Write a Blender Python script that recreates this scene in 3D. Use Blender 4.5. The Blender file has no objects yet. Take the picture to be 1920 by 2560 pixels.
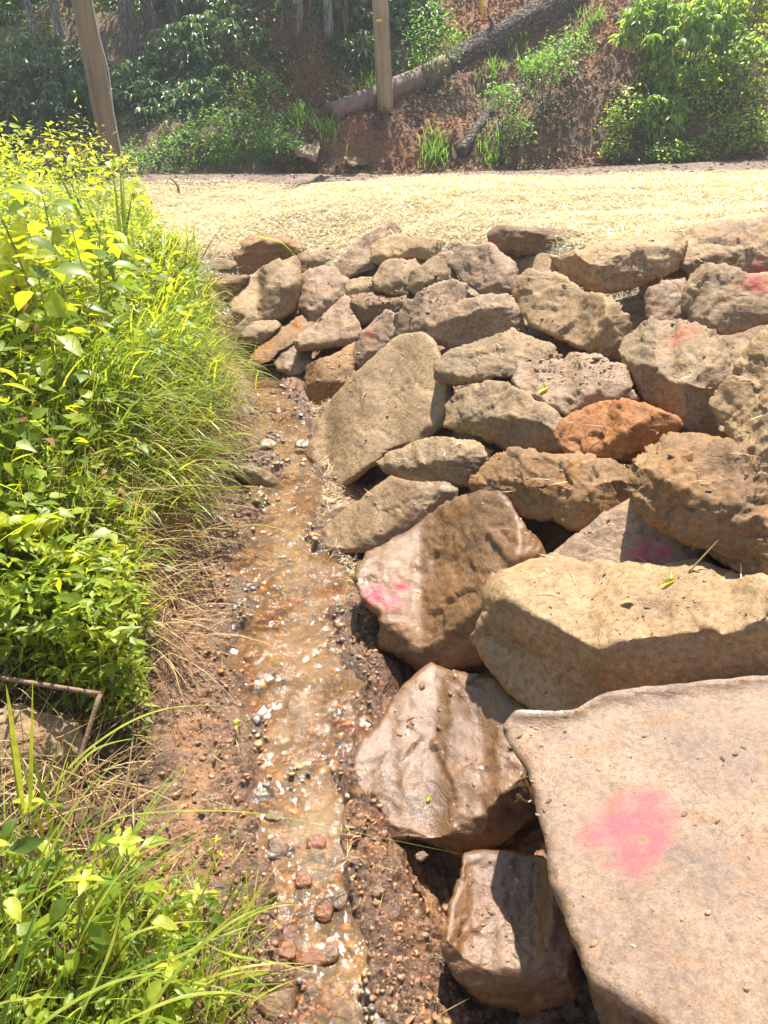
import bpy, math, random
import numpy as np
from mathutils import Vector, geometry
random.seed(7); rng = np.random.default_rng(7)
scene = bpy.context.scene
R = math.radians
# ------------------------------------------------------------------ camera, sky, sun, exposure
ZC = 1.65; PITCH = 25.5; FPX = 1923.0
cam_d = bpy.data.cameras.new('camera'); cam = bpy.data.objects.new('camera', cam_d)
scene.collection.objects.link(cam); scene.camera = cam
cam.location = (0, 0, ZC); cam.rotation_euler = (R(90-PITCH), 0, 0)
cam_d.sensor_fit = 'VERTICAL'; cam_d.sensor_height = 24.0; cam_d.lens = 24.0*FPX/2560.0
cam_d.clip_start = 0.05; cam_d.clip_end = 400
scene.render.resolution_x = 768; scene.render.resolution_y = 1024
SUN_EL = R(67); SUN_AZ = R(11)      # azimuth from +Y towards +X
world = bpy.data.worlds.new("World"); scene.world = world; world.use_nodes = True
wn = world.node_tree; bg = wn.nodes['Background']
sky = wn.nodes.new('ShaderNodeTexSky'); sky.sky_type = 'NISHITA'; sky.sun_disc = False
sky.sun_elevation = SUN_EL; sky.sun_rotation = SUN_AZ
wn.links.new(sky.outputs[0], bg.inputs[0]); bg.inputs[1].default_value = 0.095
sd = bpy.data.lights.new('sun', 'SUN'); sd.energy = 5.0; sd.angle = R(0.5); sd.color = (1.0, 0.95, 0.85)
so = bpy.data.objects.new('sun', sd); scene.collection.objects.link(so)
sdir = Vector((math.cos(SUN_EL)*math.sin(SUN_AZ), math.cos(SUN_EL)*math.cos(SUN_AZ), math.sin(SUN_EL)))
so.rotation_euler = sdir.to_track_quat('Z', 'Y').to_euler(); so.location = (0, 0, 30)
scene.view_settings.view_transform = 'Standard'; scene.view_settings.look = 'None'
scene.view_settings.gamma = 1; scene.view_settings.exposure = 1.2
scene.cycles.max_bounces = 6; scene.cycles.transparent_max_bounces = 8

# ------------------------------------------------------------------ numeric helpers
CT, ST = math.cos(R(PITCH)), math.sin(R(PITCH))
def ray(px, py):
    u = (np.asarray(px, float)-960)/FPX; v = (np.asarray(py, float)-1280)/FPX
    return u, CT - v*ST, -ST - v*CT
def at(px, py, y):
    u, dy, dz = ray(px, py); t = y/dy
    return np.stack([u*t, dy*t, ZC+dz*t], -1)
def hsh(ix, iy, iz, s):
    h = (ix*374761393 + iy*668265263 + iz*2147483647 + s*1274126177) & 0xffffffff
    h = ((h ^ (h >> 13))*1274126177) & 0xffffffff
    h = ((h ^ (h >> 16))*2246822519) & 0xffffffff
    return ((h ^ (h >> 15)) & 0xffff)/32767.5 - 1
def noise(P, s=0):
    i = np.floor(P).astype(np.int64); f = P-i; f = f*f*(3-2*f)
    x, y, z = i[..., 0], i[..., 1], i[..., 2]; r = 0
    for a in (0, 1):
        wa = f[..., 0] if a else 1-f[..., 0]
        for b in (0, 1):
            wb = f[..., 1] if b else 1-f[..., 1]
            for c in (0, 1):
                wc = f[..., 2] if c else 1-f[..., 2]
                r = r + wa*wb*wc*hsh(x+a, y+b, z+c, s)
    return r
def fbm(P, o=4, s=0, g=0.5):
    r = 0; a = 1.0
    for k in range(o):
        r = r + a*noise(P*(2.03**k) + 17.3*k, s+k); a *= g
    return r
def smooth(a, b, x):
    t = np.clip((x-a)/(b-a), 0, 1); return t*t*(3-2*t)

# ------------------------------------------------------------------ stream path (photo rows turned into world edges)
ZS = lambda y: 0.015 + 0.028*y
rows = [(2700,750,965),(2560,735,957),(2420,735,930),(2300,712,893),(2200,690,868),(2100,655,850),(1990,640,868),(1900,618,881),(1800,600,880),(1700,608,880),(1550,565,880),
        (1480,585,862),(1400,605,812),(1320,620,792),(1250,640,787),(1150,690,798),(1050,650,770),(950,628,708),(900,608,655)]
def zray(px, py, zf):
    u, dy, dz = ray(px, py); y = 1.0
    for _ in range(30): y = (zf(y)-ZC)*dy/dz
    return u/dy*y, y
ys, xl, xr = [], [], []
for r_, a, b in rows:
    x1, y1 = zray(a, r_, ZS); x2, _ = zray(b, r_, ZS); ys.append(y1); xl.append(x1); xr.append(x2)
ys = np.array([-3.0]+ys+[7.5, 30]); xl = np.array([xl[0]+.1]+xl+[-2.4, -9.0]); xr = np.array([xr[0]+.1]+xr+[-2.2, -8.8])
YEND = ys[-3]
XL = lambda y: np.interp(y, ys, xl); XR = lambda y: np.interp(y, ys, xr)

# ------------------------------------------------------------------ terrain
cp = []
def C(px, py, z):          # control point seen at a pixel with a known height
    u, dy, dz = ray(px, py); y = (z-ZC)*dy/dz; cp.append((u/dy*y, y, z))
def Cd(px, py, d):
    p = at(px, py, d); cp.append(tuple(p))
for y in (0.3, .9, 1.5, 2.2, 3.0, 3.8, 4.6, 5.2):
    cp.append((float(XL(y)), y, float(ZS(y)))); cp.append((float(XR(y))+.04, y, float(ZS(y))+.01))
for c, l in {1900: ((2560,.25),(2200,.3),(1900,.4),(1600,.56),(1300,.75),(900,1.0),(700,1.12),(560,1.27)),
             1300: ((2560,.1),(2200,.12),(1900,.18),(1500,.4),(1200,.6),(900,.82),(640,1.08)),
             1000: ((1500,.13),(1200,.32),(900,.62),(640,.95)),
             760: ((1000,.27),(800,.5),(650,.8))}.items():
    for r_, z in l: C(c, r_, z)
C(1100,2200,.09); C(1100,1900,.09); C(950,1750,.08)
Cd(560,860,5.4); Cd(550,740,5.9); Cd(500,640,6.3)
Cd(400,640,6.6); Cd(400,540,8.8); Cd(1000,540,6.8); Cd(1900,520,5.6); Cd(1400,540,6.0); Cd(1900,465,7.5); Cd(700,540,7.6)
Cd(300,452,11.4); Cd(1000,449,11); Cd(1900,442,10); Cd(1400,446,10.5); Cd(650,462,11.2)
Cd(1900,402,13.6); Cd(300,452,13.6); Cd(1000,437,13.6); Cd(1400,422,13.6)
for x, y, z in ((-.55,.9,.12),(-.85,.9,.3),(-1.6,.9,.55),(-.8,.3,.3),(-1.6,0,.5),(-.95,1.6,.22),(-1.4,1.7,.5),(-2.2,1.8,.85),
                (-.80,2.3,.13),(-.97,2.3,.46),(-1.4,2.3,.62),(-2.3,2.4,1.0),(-.86,3.0,.2),(-1.02,3.0,.64),(-1.35,3.0,.78),(-2.2,3.2,1.1),(-3.2,3,1.3),
                (-1.25,3.9,.7),(-1.7,4.0,.85),(-2.6,4.2,1.1),(-1.55,4.8,.72),(-2.2,5.2,.95),(-3.4,5.5,1.2),(-2.1,6.4,.72),(-3,7,.95),(-4.2,8,1.05),
                (-5,11,.95),(-8,8,1.3),(-12,11,1.0),(-12,13.6,.9),(-8,3,1.7),(-4,0,1.2),(4,3,1.6),(5,6,1.45),(8,8,1.45),(12,11,1.4),(12,13.6,1.4),(3,0,1.0),(10,0,1.8),(-8,-6,1.4),(8,-6,1.4),(0,-6,.1),(0,-2,.05),(1,-2,.3)):
    cp.append((x, y, z))
cp = np.array(cp, float)
def tk(r2): return r2*np.log(r2+1e-9)
_K = tk(((cp[:, None, :2]-cp[None, :, :2])**2).sum(-1)) ; n_ = len(cp)
_A = np.zeros((n_+3, n_+3)); _A[:n_, :n_] = _K + np.eye(n_)*0.03; _A[:n_, n_] = 1; _A[:n_, n_+1:] = cp[:, :2]; _A[n_:, :n_] = _A[:n_, n_:].T
_w = np.linalg.solve(_A, np.concatenate([cp[:, 2], [0, 0, 0]]))
def tps(x, y):
    x = np.asarray(x, float).ravel(); y = np.asarray(y, float).ravel(); out = np.empty(len(x))
    for i in range(0, len(x), 50000):
        a, b = x[i:i+50000], y[i:i+50000]
        r2 = (a[:, None]-cp[:, 0])**2 + (b[:, None]-cp[:, 1])**2
        out[i:i+50000] = tk(r2)@_w[:n_] + _w[n_] + _w[n_+1]*a + _w[n_+2]*b
    return out
def toe(x): return 13.7 + 0.32*np.maximum(0, -3.2-x) + .12*np.sin(x*1.7)
def H0(x, y):
    sh = np.shape(x); x = np.asarray(x, float).ravel(); y = np.asarray(y, float).ravel()
    t = toe(x); yy = np.minimum(y, 13.6)
    z = tps(np.clip(x, -12, 12), np.clip(yy, -6, 14))
    h = np.minimum(np.maximum(0, y-t), 12+0*y)
    P = np.stack([x*.45, y*.45, x*0+3], -1)
    hill = h*.80*smooth(0, .8, h) + fbm(P, 3, 5)*.45*smooth(0.2, 2, h)
    return (z + hill).reshape(sh)
_tp = None
def ytopf(x):
    global _tp
    if _tp is None:
        q = [(430,700),(500,668),(600,650),(690,640),(760,655),(840,665),(900,635),(1000,612),(1110,630),(1220,622),(1350,615),(1500,640),(1700,612),(1920,575),(2100,560)]
        q = np.array(q, float); _tp = hit(q[:, 0], q[:, 1], True)
        _tp = _tp[np.argsort(_tp[:, 0])]
    return np.interp(x, _tp[:, 0], _tp[:, 1])
def wallmask(x, y):       # 1 inside the boulder slope
    d = x-XR(y); ytop = ytopf(x)
    return smooth(.05, .3, d)*smooth(.12, -.12, y-ytop)
def H(x, y, det=True):
    sh = np.shape(x); x = np.asarray(x, float).ravel(); y = np.asarray(y, float).ravel()
    z = H0(x, y)
    a, b = XL(y), XR(y); mid = (a+b)/2; hw = (b-a)/2
    q = np.abs(x-mid)/hw + .55*fbm(np.stack([x*6, y*5, y*0], -1), 3, 71)*(y < 9); near = (y < YEND+.3)
    z = z + near*smooth(2.6, 1.3, q)*(ZS(y)+.012-z)
    z = z - near*0.06*smooth(1.15, .7, q)
    z = z - .22*wallmask(x, y)
    if det:
        P = np.stack([x, y, z*0], -1)
        mud = smooth(1.6, .5, np.maximum(0, np.maximum(a-x, x-b)))*smooth(8, 5, y)
        z = z + mud*(fbm(P*8, 4, 2)*.024 + np.abs(fbm(P*24, 4, 9))*.030 + fbm(P*70, 2, 19)*.004) + (1-mud)*fbm(P*3, 4, 4)*.02
        hl = smooth(0.1, 1, y-toe(x)); z = z + hl*(fbm(P*2.3, 4, 31)*.12)
        rd = smooth(11.2, 11.6, y)*smooth(13.7, 13.3, y)
        z = z + rd*(np.sin(y*6+np.sin(x))*.015+fbm(P*np.array([.8, 9, 1]), 3, 8)*.02)
    return z.reshape(sh)
def hit(px, py, base=False):      # point where the sight line meets the ground
    px = np.atleast_1d(np.asarray(px, float)); py = np.atleast_1d(np.asarray(py, float))
    u, dy, dz = ray(px, py); Y = np.geomspace(.5, 42, 420)
    f = H0 if base else (lambda a, b: H(a, b, False))
    X = (u/dy)[:, None]*Y; Z = ZC+(dz/dy)[:, None]*Y; G = f(X, np.broadcast_to(Y, X.shape))
    under = Z < G; k = np.where(under.any(1), under.argmax(1), len(Y)-1); k = np.maximum(k, 1)
    i = np.arange(len(px)); d0 = Z[i, k-1]-G[i, k-1]; d1 = Z[i, k]-G[i, k]
    t = np.clip(d0/np.where(np.abs(d0-d1) < 1e-9, 1, d0-d1), 0, 1); y = Y[k-1]+(Y[k]-Y[k-1])*t
    return np.stack([u/dy*y, y, ZC+dz/dy*y], -1)

# ------------------------------------------------------------------ object helpers
def mesh_obj(name, V, F, mat, parent=None, rnd=None, smooth_=True, origin=None, loc_attr=None):
    V = np.asarray(V, float)
    if origin is None and parent is None: origin = V.mean(0)*np.array([1, 1, 0]) + np.array([0, 0, V[:, 2].min()])
    if parent is not None: origin = np.array(parent['_o'])
    me = bpy.data.meshes.new(name)
    Vl = (V-origin).astype(np.float32)
    if isinstance(F, np.ndarray):
        k = F.shape[1]; me.vertices.add(len(Vl)); me.vertices.foreach_set('co', Vl.ravel())
        me.loops.add(F.size); me.loops.foreach_set('vertex_index', F.astype(np.int32).ravel())
        me.polygons.add(len(F)); me.polygons.foreach_set('loop_start', np.arange(0, F.size, k, dtype=np.int32))
        me.polygons.foreach_set('loop_total', np.full(len(F), k, np.int32)); me.update(calc_edges=True)
    else:
        me.from_pydata(Vl.tolist(), [], F); me.update()
    if smooth_: me.polygons.foreach_set('use_smooth', [True]*len(me.polygons))
    if rnd is not None:
        a = me.attributes.new('rnd', 'FLOAT', 'POINT'); a.data.foreach_set('value', np.asarray(rnd, np.float32))
    if loc_attr is not None:
        for nm, arr in loc_attr.items():
            a = me.attributes.new(nm, 'FLOAT', 'POINT'); a.data.foreach_set('value', np.asarray(arr, np.float32))
    me.materials.append(mat)
    o = bpy.data.objects.new(name, me); scene.collection.objects.link(o)
    if parent is not None: o.parent = parent
    else: o.location = origin
    return o
def tag(o, label=None, cat=None, group=None, kind=None):
    if label: o['label'] = label
    if cat: o['category'] = cat
    if group: o['group'] = group
    if kind: o['kind'] = kind
    return o
def thing(name, loc, label, cat, group=None):
    o = bpy.data.objects.new(name, None); scene.collection.objects.link(o); o.location = loc; o['_o'] = [float(c) for c in loc]
    return tag(o, label, cat, group)

# ------------------------------------------------------------------ material helpers
class NT:
    def __init__(s, name):
        s.m = bpy.data.materials.new(name); s.m.use_nodes = True; s.n = s.m.node_tree.nodes; s.l = s.m.node_tree.links
        s.b = s.n['Principled BSDF']; s.out = s.n['Material Output']
    def node(s, t, **k):
        n = s.n.new(t)
        for a, v in k.items(): setattr(n, a, v)
        return n
    def coord(s, kind='Object'):
        if kind == 'World': return s.node('ShaderNodeNewGeometry').outputs['Position']
        return s.node('ShaderNodeTexCoord').outputs[kind]
    def mapv(s, v, sc=(1, 1, 1), rot=(0, 0, 0)):
        m = s.node('ShaderNodeMapping'); s.l.new(v, m.inputs[0]); m.inputs['Scale'].default_value = sc; m.inputs['Rotation'].default_value = rot
        return m.outputs[0]
    def noise(s, v, scale, det=6, rough=.6, dist=0):
        n = s.node('ShaderNodeTexNoise'); s.l.new(v, n.inputs['Vector']); n.inputs['Scale'].default_value = scale
        n.inputs['Detail'].default_value = det; n.inputs['Roughness'].default_value = rough; n.inputs['Distortion'].default_value = dist
        return n.outputs['Fac']
    def voro(s, v, scale, feat='F1'):
        n = s.node('ShaderNodeTexVoronoi', feature=feat); s.l.new(v, n.inputs['Vector']); n.inputs['Scale'].default_value = scale
        return n
    def ramp(s, f, stops, interp='LINEAR'):
        r = s.node('ShaderNodeValToRGB'); s.l.new(f, r.inputs[0]); e = r.color_ramp.elements; r.color_ramp.interpolation = interp
        while len(e) < len(stops): e.new(.5)
        for k, (p, c) in enumerate(stops):
            e[k].position = p; e[k].color = (*c, 1) if len(c) == 3 else c
        return r.outputs[0]
    def mix(s, f, a, b, mode='MIX'):
        m = s.node('ShaderNodeMix', data_type='RGBA', blend_type=mode)
        for i, v in ((0, f), (6, a), (7, b)):
            if isinstance(v, (float, int)): m.inputs[i].default_value = v
            elif isinstance(v, tuple): m.inputs[i].default_value = (*v, 1)
            else: s.l.new(v, m.inputs[i])
        return m.outputs[2]
    def math(s, op, a, b=0.0, clamp=False):
        m = s.node('ShaderNodeMath', operation=op, use_clamp=clamp)
        for i, v in ((0, a), (1, b)):
            if isinstance(v, (float, int)): m.inputs[i].default_value = v
            else: s.l.new(v, m.inputs[i])
        return m.outputs[0]
    def attr(s, nm): return s.node('ShaderNodeAttribute', attribute_name=nm).outputs['Fac']
    def bump(s, hgt, st, dist, prev=None):
        b = s.node('ShaderNodeBump'); b.inputs['Strength'].default_value = st; b.inputs['Distance'].default_value = dist
        s.l.new(hgt, b.inputs['Height'])
        if prev is not None: s.l.new(prev, b.inputs['Normal'])
        return b.outputs[0]
    def set(s, color=None, rough=None, normal=None, **k):
        for nm, v in (('Base Color', color), ('Roughness', rough), ('Normal', normal)):
            if v is None: continue
            if isinstance(v, tuple): s.b.inputs[nm].default_value = (*v, 1)
            elif isinstance(v, (float, int)): s.b.inputs[nm].default_value = v
            else: s.l.new(v, s.b.inputs[nm])
        for nm, v in k.items(): s.b.inputs[nm.replace('_', ' ')].default_value = v
        return s.m

_rm = {}
def rock_mat(c1, c2, c3, wet=0.0, strata=.5, grain=1.0, rot=0.0, paint=None, key=None, soil=.35, sc=1.0):
    """c1 main, c2 second tone, c3 stain; paint=(world point, radius, colour)"""
    t = NT('rock'); v = t.coord('Object')
    inf = t.node('ShaderNodeObjectInfo'); add = t.node('ShaderNodeVectorMath', operation='ADD'); t.l.new(v, add.inputs[0])
    sc3 = t.node('ShaderNodeVectorMath', operation='SCALE'); cmb = t.node('ShaderNodeCombineXYZ')
    for i in range(3): t.l.new(inf.outputs['Random'], cmb.inputs[i])
    t.l.new(cmb.outputs[0], sc3.inputs[0]); sc3.inputs['Scale'].default_value = 37.0; t.l.new(sc3.outputs[0], add.inputs[1]); v = add.outputs[0]
    vs = t.mapv(v, (2.0*sc, 2.0*sc, 15*sc), (rot*.6, rot, rot*.4))
    vm = t.mapv(v, (4*sc, 4*sc, 4*sc))
    big = t.noise(vm, 1.0, 5, .6, .4); lay = t.noise(vs, 1.6, 8, .65, .3); fine = t.noise(vm, 14, 8, .7); gr = t.noise(vm, 55, 4, .75)
    col = t.mix(t.ramp(big, [(.38, (0, 0, 0)), (.62, (1, 1, 1))]), c1, c2)
    col = t.mix(t.math('MULTIPLY', t.ramp(lay, [(.42, (0, 0, 0)), (.66, (1, 1, 1))]), .55*strata), col, tuple(min(.8, a*1.55+.02) for a in c1))
    col = t.mix(t.math('MULTIPLY', t.ramp(t.noise(vm, 2.7, 6, .7, .8), [(.5, (0, 0, 0)), (.62, (1, 1, 1))]), soil*1.3, True), col, c3)
    col = t.mix(1.0, col, t.ramp(fine, [(.28, (.5, .47, .45)), (.5, (.97, .97, .97)), (.74, (1.45, 1.42, 1.36))]), 'MULTIPLY')
    col = t.mix(1.0, col, (1-.42*wet, 1-.52*wet, 1-.56*wet), 'MULTIPLY')
    col = t.mix(.6*grain, col, t.ramp(gr, [(.3, (.52, .5, .48)), (.55, (1, 1, 1)), (.75, (1.4, 1.4, 1.4))]), 'MULTIPLY')
    hs = t.node('ShaderNodeHueSaturation'); hs.inputs['Saturation'].default_value = 1.1; hs.inputs['Value'].default_value = .87; t.l.new(col, hs.inputs['Color']); col = hs.outputs[0]
    pit = t.voro(t.mapv(v, (22*sc,)*3, (.3, .2, .1)), 1.0)
    pm = t.ramp(pit.outputs['Distance'], [(.05, (0, 0, 0)), (.16, (1, 1, 1))])
    crk = t.noise(vs, .8, 6, .55, 1.2)
    crm = t.ramp(t.math('ABSOLUTE', t.math('SUBTRACT', crk, .5)), [(.0, (0, 0, 0)), (.012, (1, 1, 1))])
    if paint:
        P = t.coord('World')
        acc = None
        for (pp, rad) in paint[0]:
            vd = t.node('ShaderNodeVectorMath', operation='DISTANCE'); t.l.new(P, vd.inputs[0]); vd.inputs[1].default_value = pp
            m = t.math('SUBTRACT', 1.0, t.math('DIVIDE', vd.outputs['Value'], rad), True)
            acc = m if acc is None else t.math('MAXIMUM', acc, m)
        nz = t.noise(t.mapv(v, (10*sc, 18*sc, 18*sc)), 1.3, 10, .8, .6)
        f = t.math('MULTIPLY', t.math('SUBTRACT', t.math('ADD', t.math('MULTIPLY', acc, .8), t.math('MULTIPLY', t.math('ADD', t.math('MULTIPLY', nz, .7), t.math('ADD', t.math('MULTIPLY', gr, .35), t.math('MULTIPLY', fine, .5))), 3.6)), 2.95), 2.0, True)
        f = t.math('MULTIPLY', f, t.math('MULTIPLY', acc, 3.0, True))
        col = t.mix(t.math('MULTIPLY', f, paint[2]), col, paint[1])
    hgt = t.math('ADD', t.math('MULTIPLY', lay, .9*strata+.1), t.math('MULTIPLY', fine, .32))
    nrm = t.bump(t.math('MULTIPLY', crm, 1.0), .3, .008/sc)
    nrm = t.bump(pm, .2, .003, nrm)
    nrm = t.bump(hgt, .9, .015/sc, nrm); nrm = t.bump(gr, .5, .0022, nrm)
    ro = t.ramp(t.noise(vm, 5, 5, .7), [(.35, (max(.2, .6-.36*wet),)*3), (.65, (.85-.48*wet,)*3)])
    t.set(col, ro, nrm); t.b.inputs['Specular IOR Level'].default_value = .35+.15*wet
    if wet > .3:
        t.b.inputs['Coat Weight'].default_value = min(1, .7*wet); t.b.inputs['Coat Roughness'].default_value = .12
        gl_ = t.bump(t.noise(vm, 45, 4, .7), .9, .0016); t.l.new(t.bump(t.noise(vm, 15, 5, .65), .9, .0038, gl_), t.b.inputs['Coat Normal'])
    return t.m
TAN = ((.40,.285,.175), (.29,.20,.12), (.38,.21,.09))
YEL = ((.43,.30,.175), (.34,.23,.135), (.42,.235,.10))
BRN = ((.32,.195,.10), (.22,.135,.075), (.35,.165,.06))
GRY = ((.34,.24,.145), (.245,.175,.11), (.38,.21,.09))
PUR = ((.39,.275,.185), (.28,.19,.13), (.40,.215,.10))
ORG = ((.43,.19,.08), (.35,.165,.08), (.46,.25,.10))
DRK = ((.25,.165,.10), (.19,.13,.09), (.30,.16,.08))
def rmat(k, **kw):
    key = (k, tuple(sorted((a, str(b)) for a, b in kw.items())))
    if key not in _rm: _rm[key] = rock_mat(*{'T': TAN, 'Y': YEL, 'B': BRN, 'G': GRY, 'P': PUR, 'O': ORG, 'D': DRK}[k], **kw)
    return _rm[key]

# ------------------------------------------------------------------ ground sheet
def soil_mat():
    t = NT('soil'); P = t.coord('World')
    mud = t.attr('mud'); straw = t.attr('straw'); hill = t.attr('hill'); clay = t.attr('clay'); road = t.attr('road')
    n1 = t.noise(P, 2.2, 6, .6); n2 = t.noise(P, 26, 8, .7); n3 = t.noise(P, 110, 4, .7); n4 = t.noise(P, 7, 6, .65)
    cm = t.ramp(n4, [(.3, (.19, .105, .055)), (.5, (.36, .205, .11)), (.7, (.48, .215, .085))])
    bank = t.ramp(n1, [(.35, (.07, .042, .02)), (.65, (.12, .075, .035))])
    cs = t.ramp(n4, [(.3, (.42, .33, .19)), (.7, (.60, .50, .31))])
    ch = t.ramp(n1, [(.35, (.12, .075, .045)), (.5, (.21, .13, .08)), (.68, (.29, .175, .105))])
    cc = t.ramp(n4, [(.3, (.26, .10, .035)), (.7, (.40, .18, .075))])
    cr = t.ramp(n4, [(.35, (.20, .13, .085)), (.65, (.32, .235, .17))])
    c = t.mix(mud, bank, cm); c = t.mix(straw, c, cs); c = t.mix(hill, c, ch); c = t.mix(clay, c, cc); c = t.mix(road, c, cr)
    wetm = t.attr('wetm'); c = t.mix(t.math('MULTIPLY', wetm, .85), c, t.mix(1.0, c, (.55, .5, .47), 'MULTIPLY'))
    c = t.mix(1.0, c, t.ramp(n2, [(.3, (.5, .48, .46)), (.52, (1, 1, 1)), (.72, (1.4, 1.35, 1.3))]), 'MULTIPLY')
    c = t.mix(.6, c, t.ramp(n3, [(.3, (.5, .5, .5)), (.7, (1.35, 1.35, 1.35))]), 'MULTIPLY')
    nb = t.bump(n2, .9, .035); nb = t.bump(n3, .8, .008, nb)
    v = t.voro(P, 60); nb = t.bump(v.outputs['Distance'], .6, .008, nb)
    ro = t.mix(mud, (.9, .9, .9), t.ramp(n2, [(.35, (.22, .22, .22)), (.65, (.5, .5, .5))]))
    t.set(c, ro, nb); t.l.new(t.math('MULTIPLY', mud, t.math('ADD', .25, t.math('MULTIPLY', wetm, .7))), t.b.inputs['Coat Weight']); t.b.inputs['Coat Roughness'].default_value = .12; t.l.new(nb, t.b.inputs['Coat Normal']); return t.m
def build_ground():
    yv = np.concatenate([np.linspace(-8, .5, 30)[:-1], np.geomspace(.5, 14, 620), np.linspace(14, 25, 170)[1:], np.linspace(25, 70, 40)[1:]])
    s = np.linspace(-1, 1, 460); off = 1.05*s + 40*np.abs(s)**5*np.sign(s) + 1.1*s**3
    xc = np.where(yv < 9, (XL(yv)+XR(yv))/2, 0); xc = np.interp(yv, [-8, 0, 1, 2, 3, 4, 5, 6, 9, 14, 70], [0, 0, *[float((XL(k)+XR(k))/2)+.3 for k in (1, 2, 3, 4, 5, 6)], -.5, 0, 0])
    X = xc[:, None] + off[None, :]*(.55+.19*np.clip(yv, 0, 12))[:, None]; Y = np.broadcast_to(yv[:, None], X.shape)
    x, y = X.ravel(), Y.ravel(); z = H(x, y)
    nx = len(s); ny = len(yv); i = np.arange(ny*nx).reshape(ny, nx)
    F = np.stack([i[:-1, :-1], i[:-1, 1:], i[1:, 1:], i[1:, :-1]], -1).reshape(-1, 4)
    jit = fbm(np.stack([x*3, y*3, y*0], -1), 3, 3)*.12
    mud = smooth(.55, .2, np.maximum(XL(y)-x, 0)+jit)*smooth(7, 6, y)
    hill = smooth(-.15, .25, y-toe(x)+jit); road = smooth(10.95, 11.35, y+jit*3-.03*np.clip(x, -5, 5))*(1-hill)
    ytop = ytopf(x)
    straw = smooth(-.25, -.05, y-ytop+jit)*(1-road)*(1-hill)*smooth(-4.6, -3.9, x+jit+ .0*y)*smooth(5.2, 4.6, -x + .0*y)
    straw = straw*smooth(-1.15, -.85, fbm(np.stack([x*1.3, y*2.5, y*0], -1), 3, 40))
    wetm = smooth(.22, .03, np.maximum(0, np.maximum(XL(y)-x, x-XR(y)))+jit*.8)*(y < 7)
    clay = np.zeros_like(x)
    for px, py, r_ in ((1180, 60, 1.1), (1250, 20, 1.2), (800, 190, .5), (1110, 330, .5), (1520, 60, .9), (870, 330, .5), (1000,400,.6)):
        h = hit(px, py)[0]; clay = np.maximum(clay, smooth(1.0, .4, np.hypot(x-h[0], (y-h[1]))/r_+jit*3))
    clay *= hill*.9
    o = mesh_obj('ground', np.stack([x, y, z], -1), F, soil_mat(), origin=np.zeros(3), loc_attr=dict(wetm=wetm, mud=mud, straw=straw, hill=hill, clay=clay, road=road))
    tag(o, kind='structure')
build_ground()

# ------------------------------------------------------------------ stream water
def water_mat():
    t = NT('water'); P = t.coord('World')
    w1 = t.noise(t.mapv(P, (1, .7, 1)), 115, 3, .6, .8); w2 = t.noise(P, 300, 4, .6, .5); w3 = t.noise(P, 9, 2, .5, .5)
    nb = t.bump(w3, .8, .02); pm_ = t.ramp(t.noise(P, 7, 3), [(.42, (.12,)*3), (.6, (1,)*3)]); nb = t.bump(t.math('MULTIPLY', w1, pm_), .9, .0034, nb); nb = t.bump(t.math('MULTIPLY', w2, pm_), .9, .0018, nb)
    tr = t.node('ShaderNodeBsdfTransparent'); tr.inputs[0].default_value = (.90, .66, .38, 1)
    df = t.node('ShaderNodeBsdfDiffuse'); t.l.new(nb, df.inputs['Normal'])
    t.l.new(t.ramp(t.noise(P, 5, 4), [(.3, (.44, .26, .12)), (.7, (.54, .38, .22))]), df.inputs[0])
    m0 = t.node('ShaderNodeMixShader'); t.l.new(t.ramp(t.noise(P, 4.5, 4), [(.36, (.04,.04,.04)), (.7, (.4,.4,.4))]), m0.inputs[0]); t.l.new(tr.outputs[0], m0.inputs[1]); t.l.new(df.outputs[0], m0.inputs[2])
    gl = t.node('ShaderNodeBsdfGlossy'); gl.inputs['Roughness'].default_value = .09; t.l.new(nb, gl.inputs['Normal'])
    fr = t.node('ShaderNodeFresnel'); fr.inputs[0].default_value = 1.33; t.l.new(nb, fr.inputs['Normal'])
    m1 = t.node('ShaderNodeMixShader'); t.l.new(t.math('ADD', fr.outputs[0], .02), m1.inputs[0]); t.l.new(m0.outputs[0], m1.inputs[1]); t.l.new(gl.outputs[0], m1.inputs[2])
    t.l.new(m1.outputs[0], t.out.inputs[0]); return t.m
def build_water():
    yv = np.geomspace(.35, YEND+.12, 620); s = np.linspace(-1.6, 1.6, 90)
    c = (XL(yv)+XR(yv))/2; hw = (XR(yv)-XL(yv))/2; X = c[:, None]+s*hw[:, None]; Y = np.broadcast_to(yv[:, None], X.shape)
    P = np.stack([X*34, Y*24, X*0], -1); Z = ZS(Y) - .004 + .006*fbm(P, 3, 12) - .03*np.clip(np.abs(s)-1.25, 0, 1)
    i = np.arange(X.size).reshape(X.shape)
    F = np.stack([i[:-1, :-1], i[:-1, 1:], i[1:, 1:], i[1:, :-1]], -1).reshape(-1, 4)
    tag(mesh_obj('stream_water', np.stack([X, Y, Z], -1).reshape(-1, 3), F, water_mat(), origin=np.zeros(3)), kind='structure')
build_water()

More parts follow.
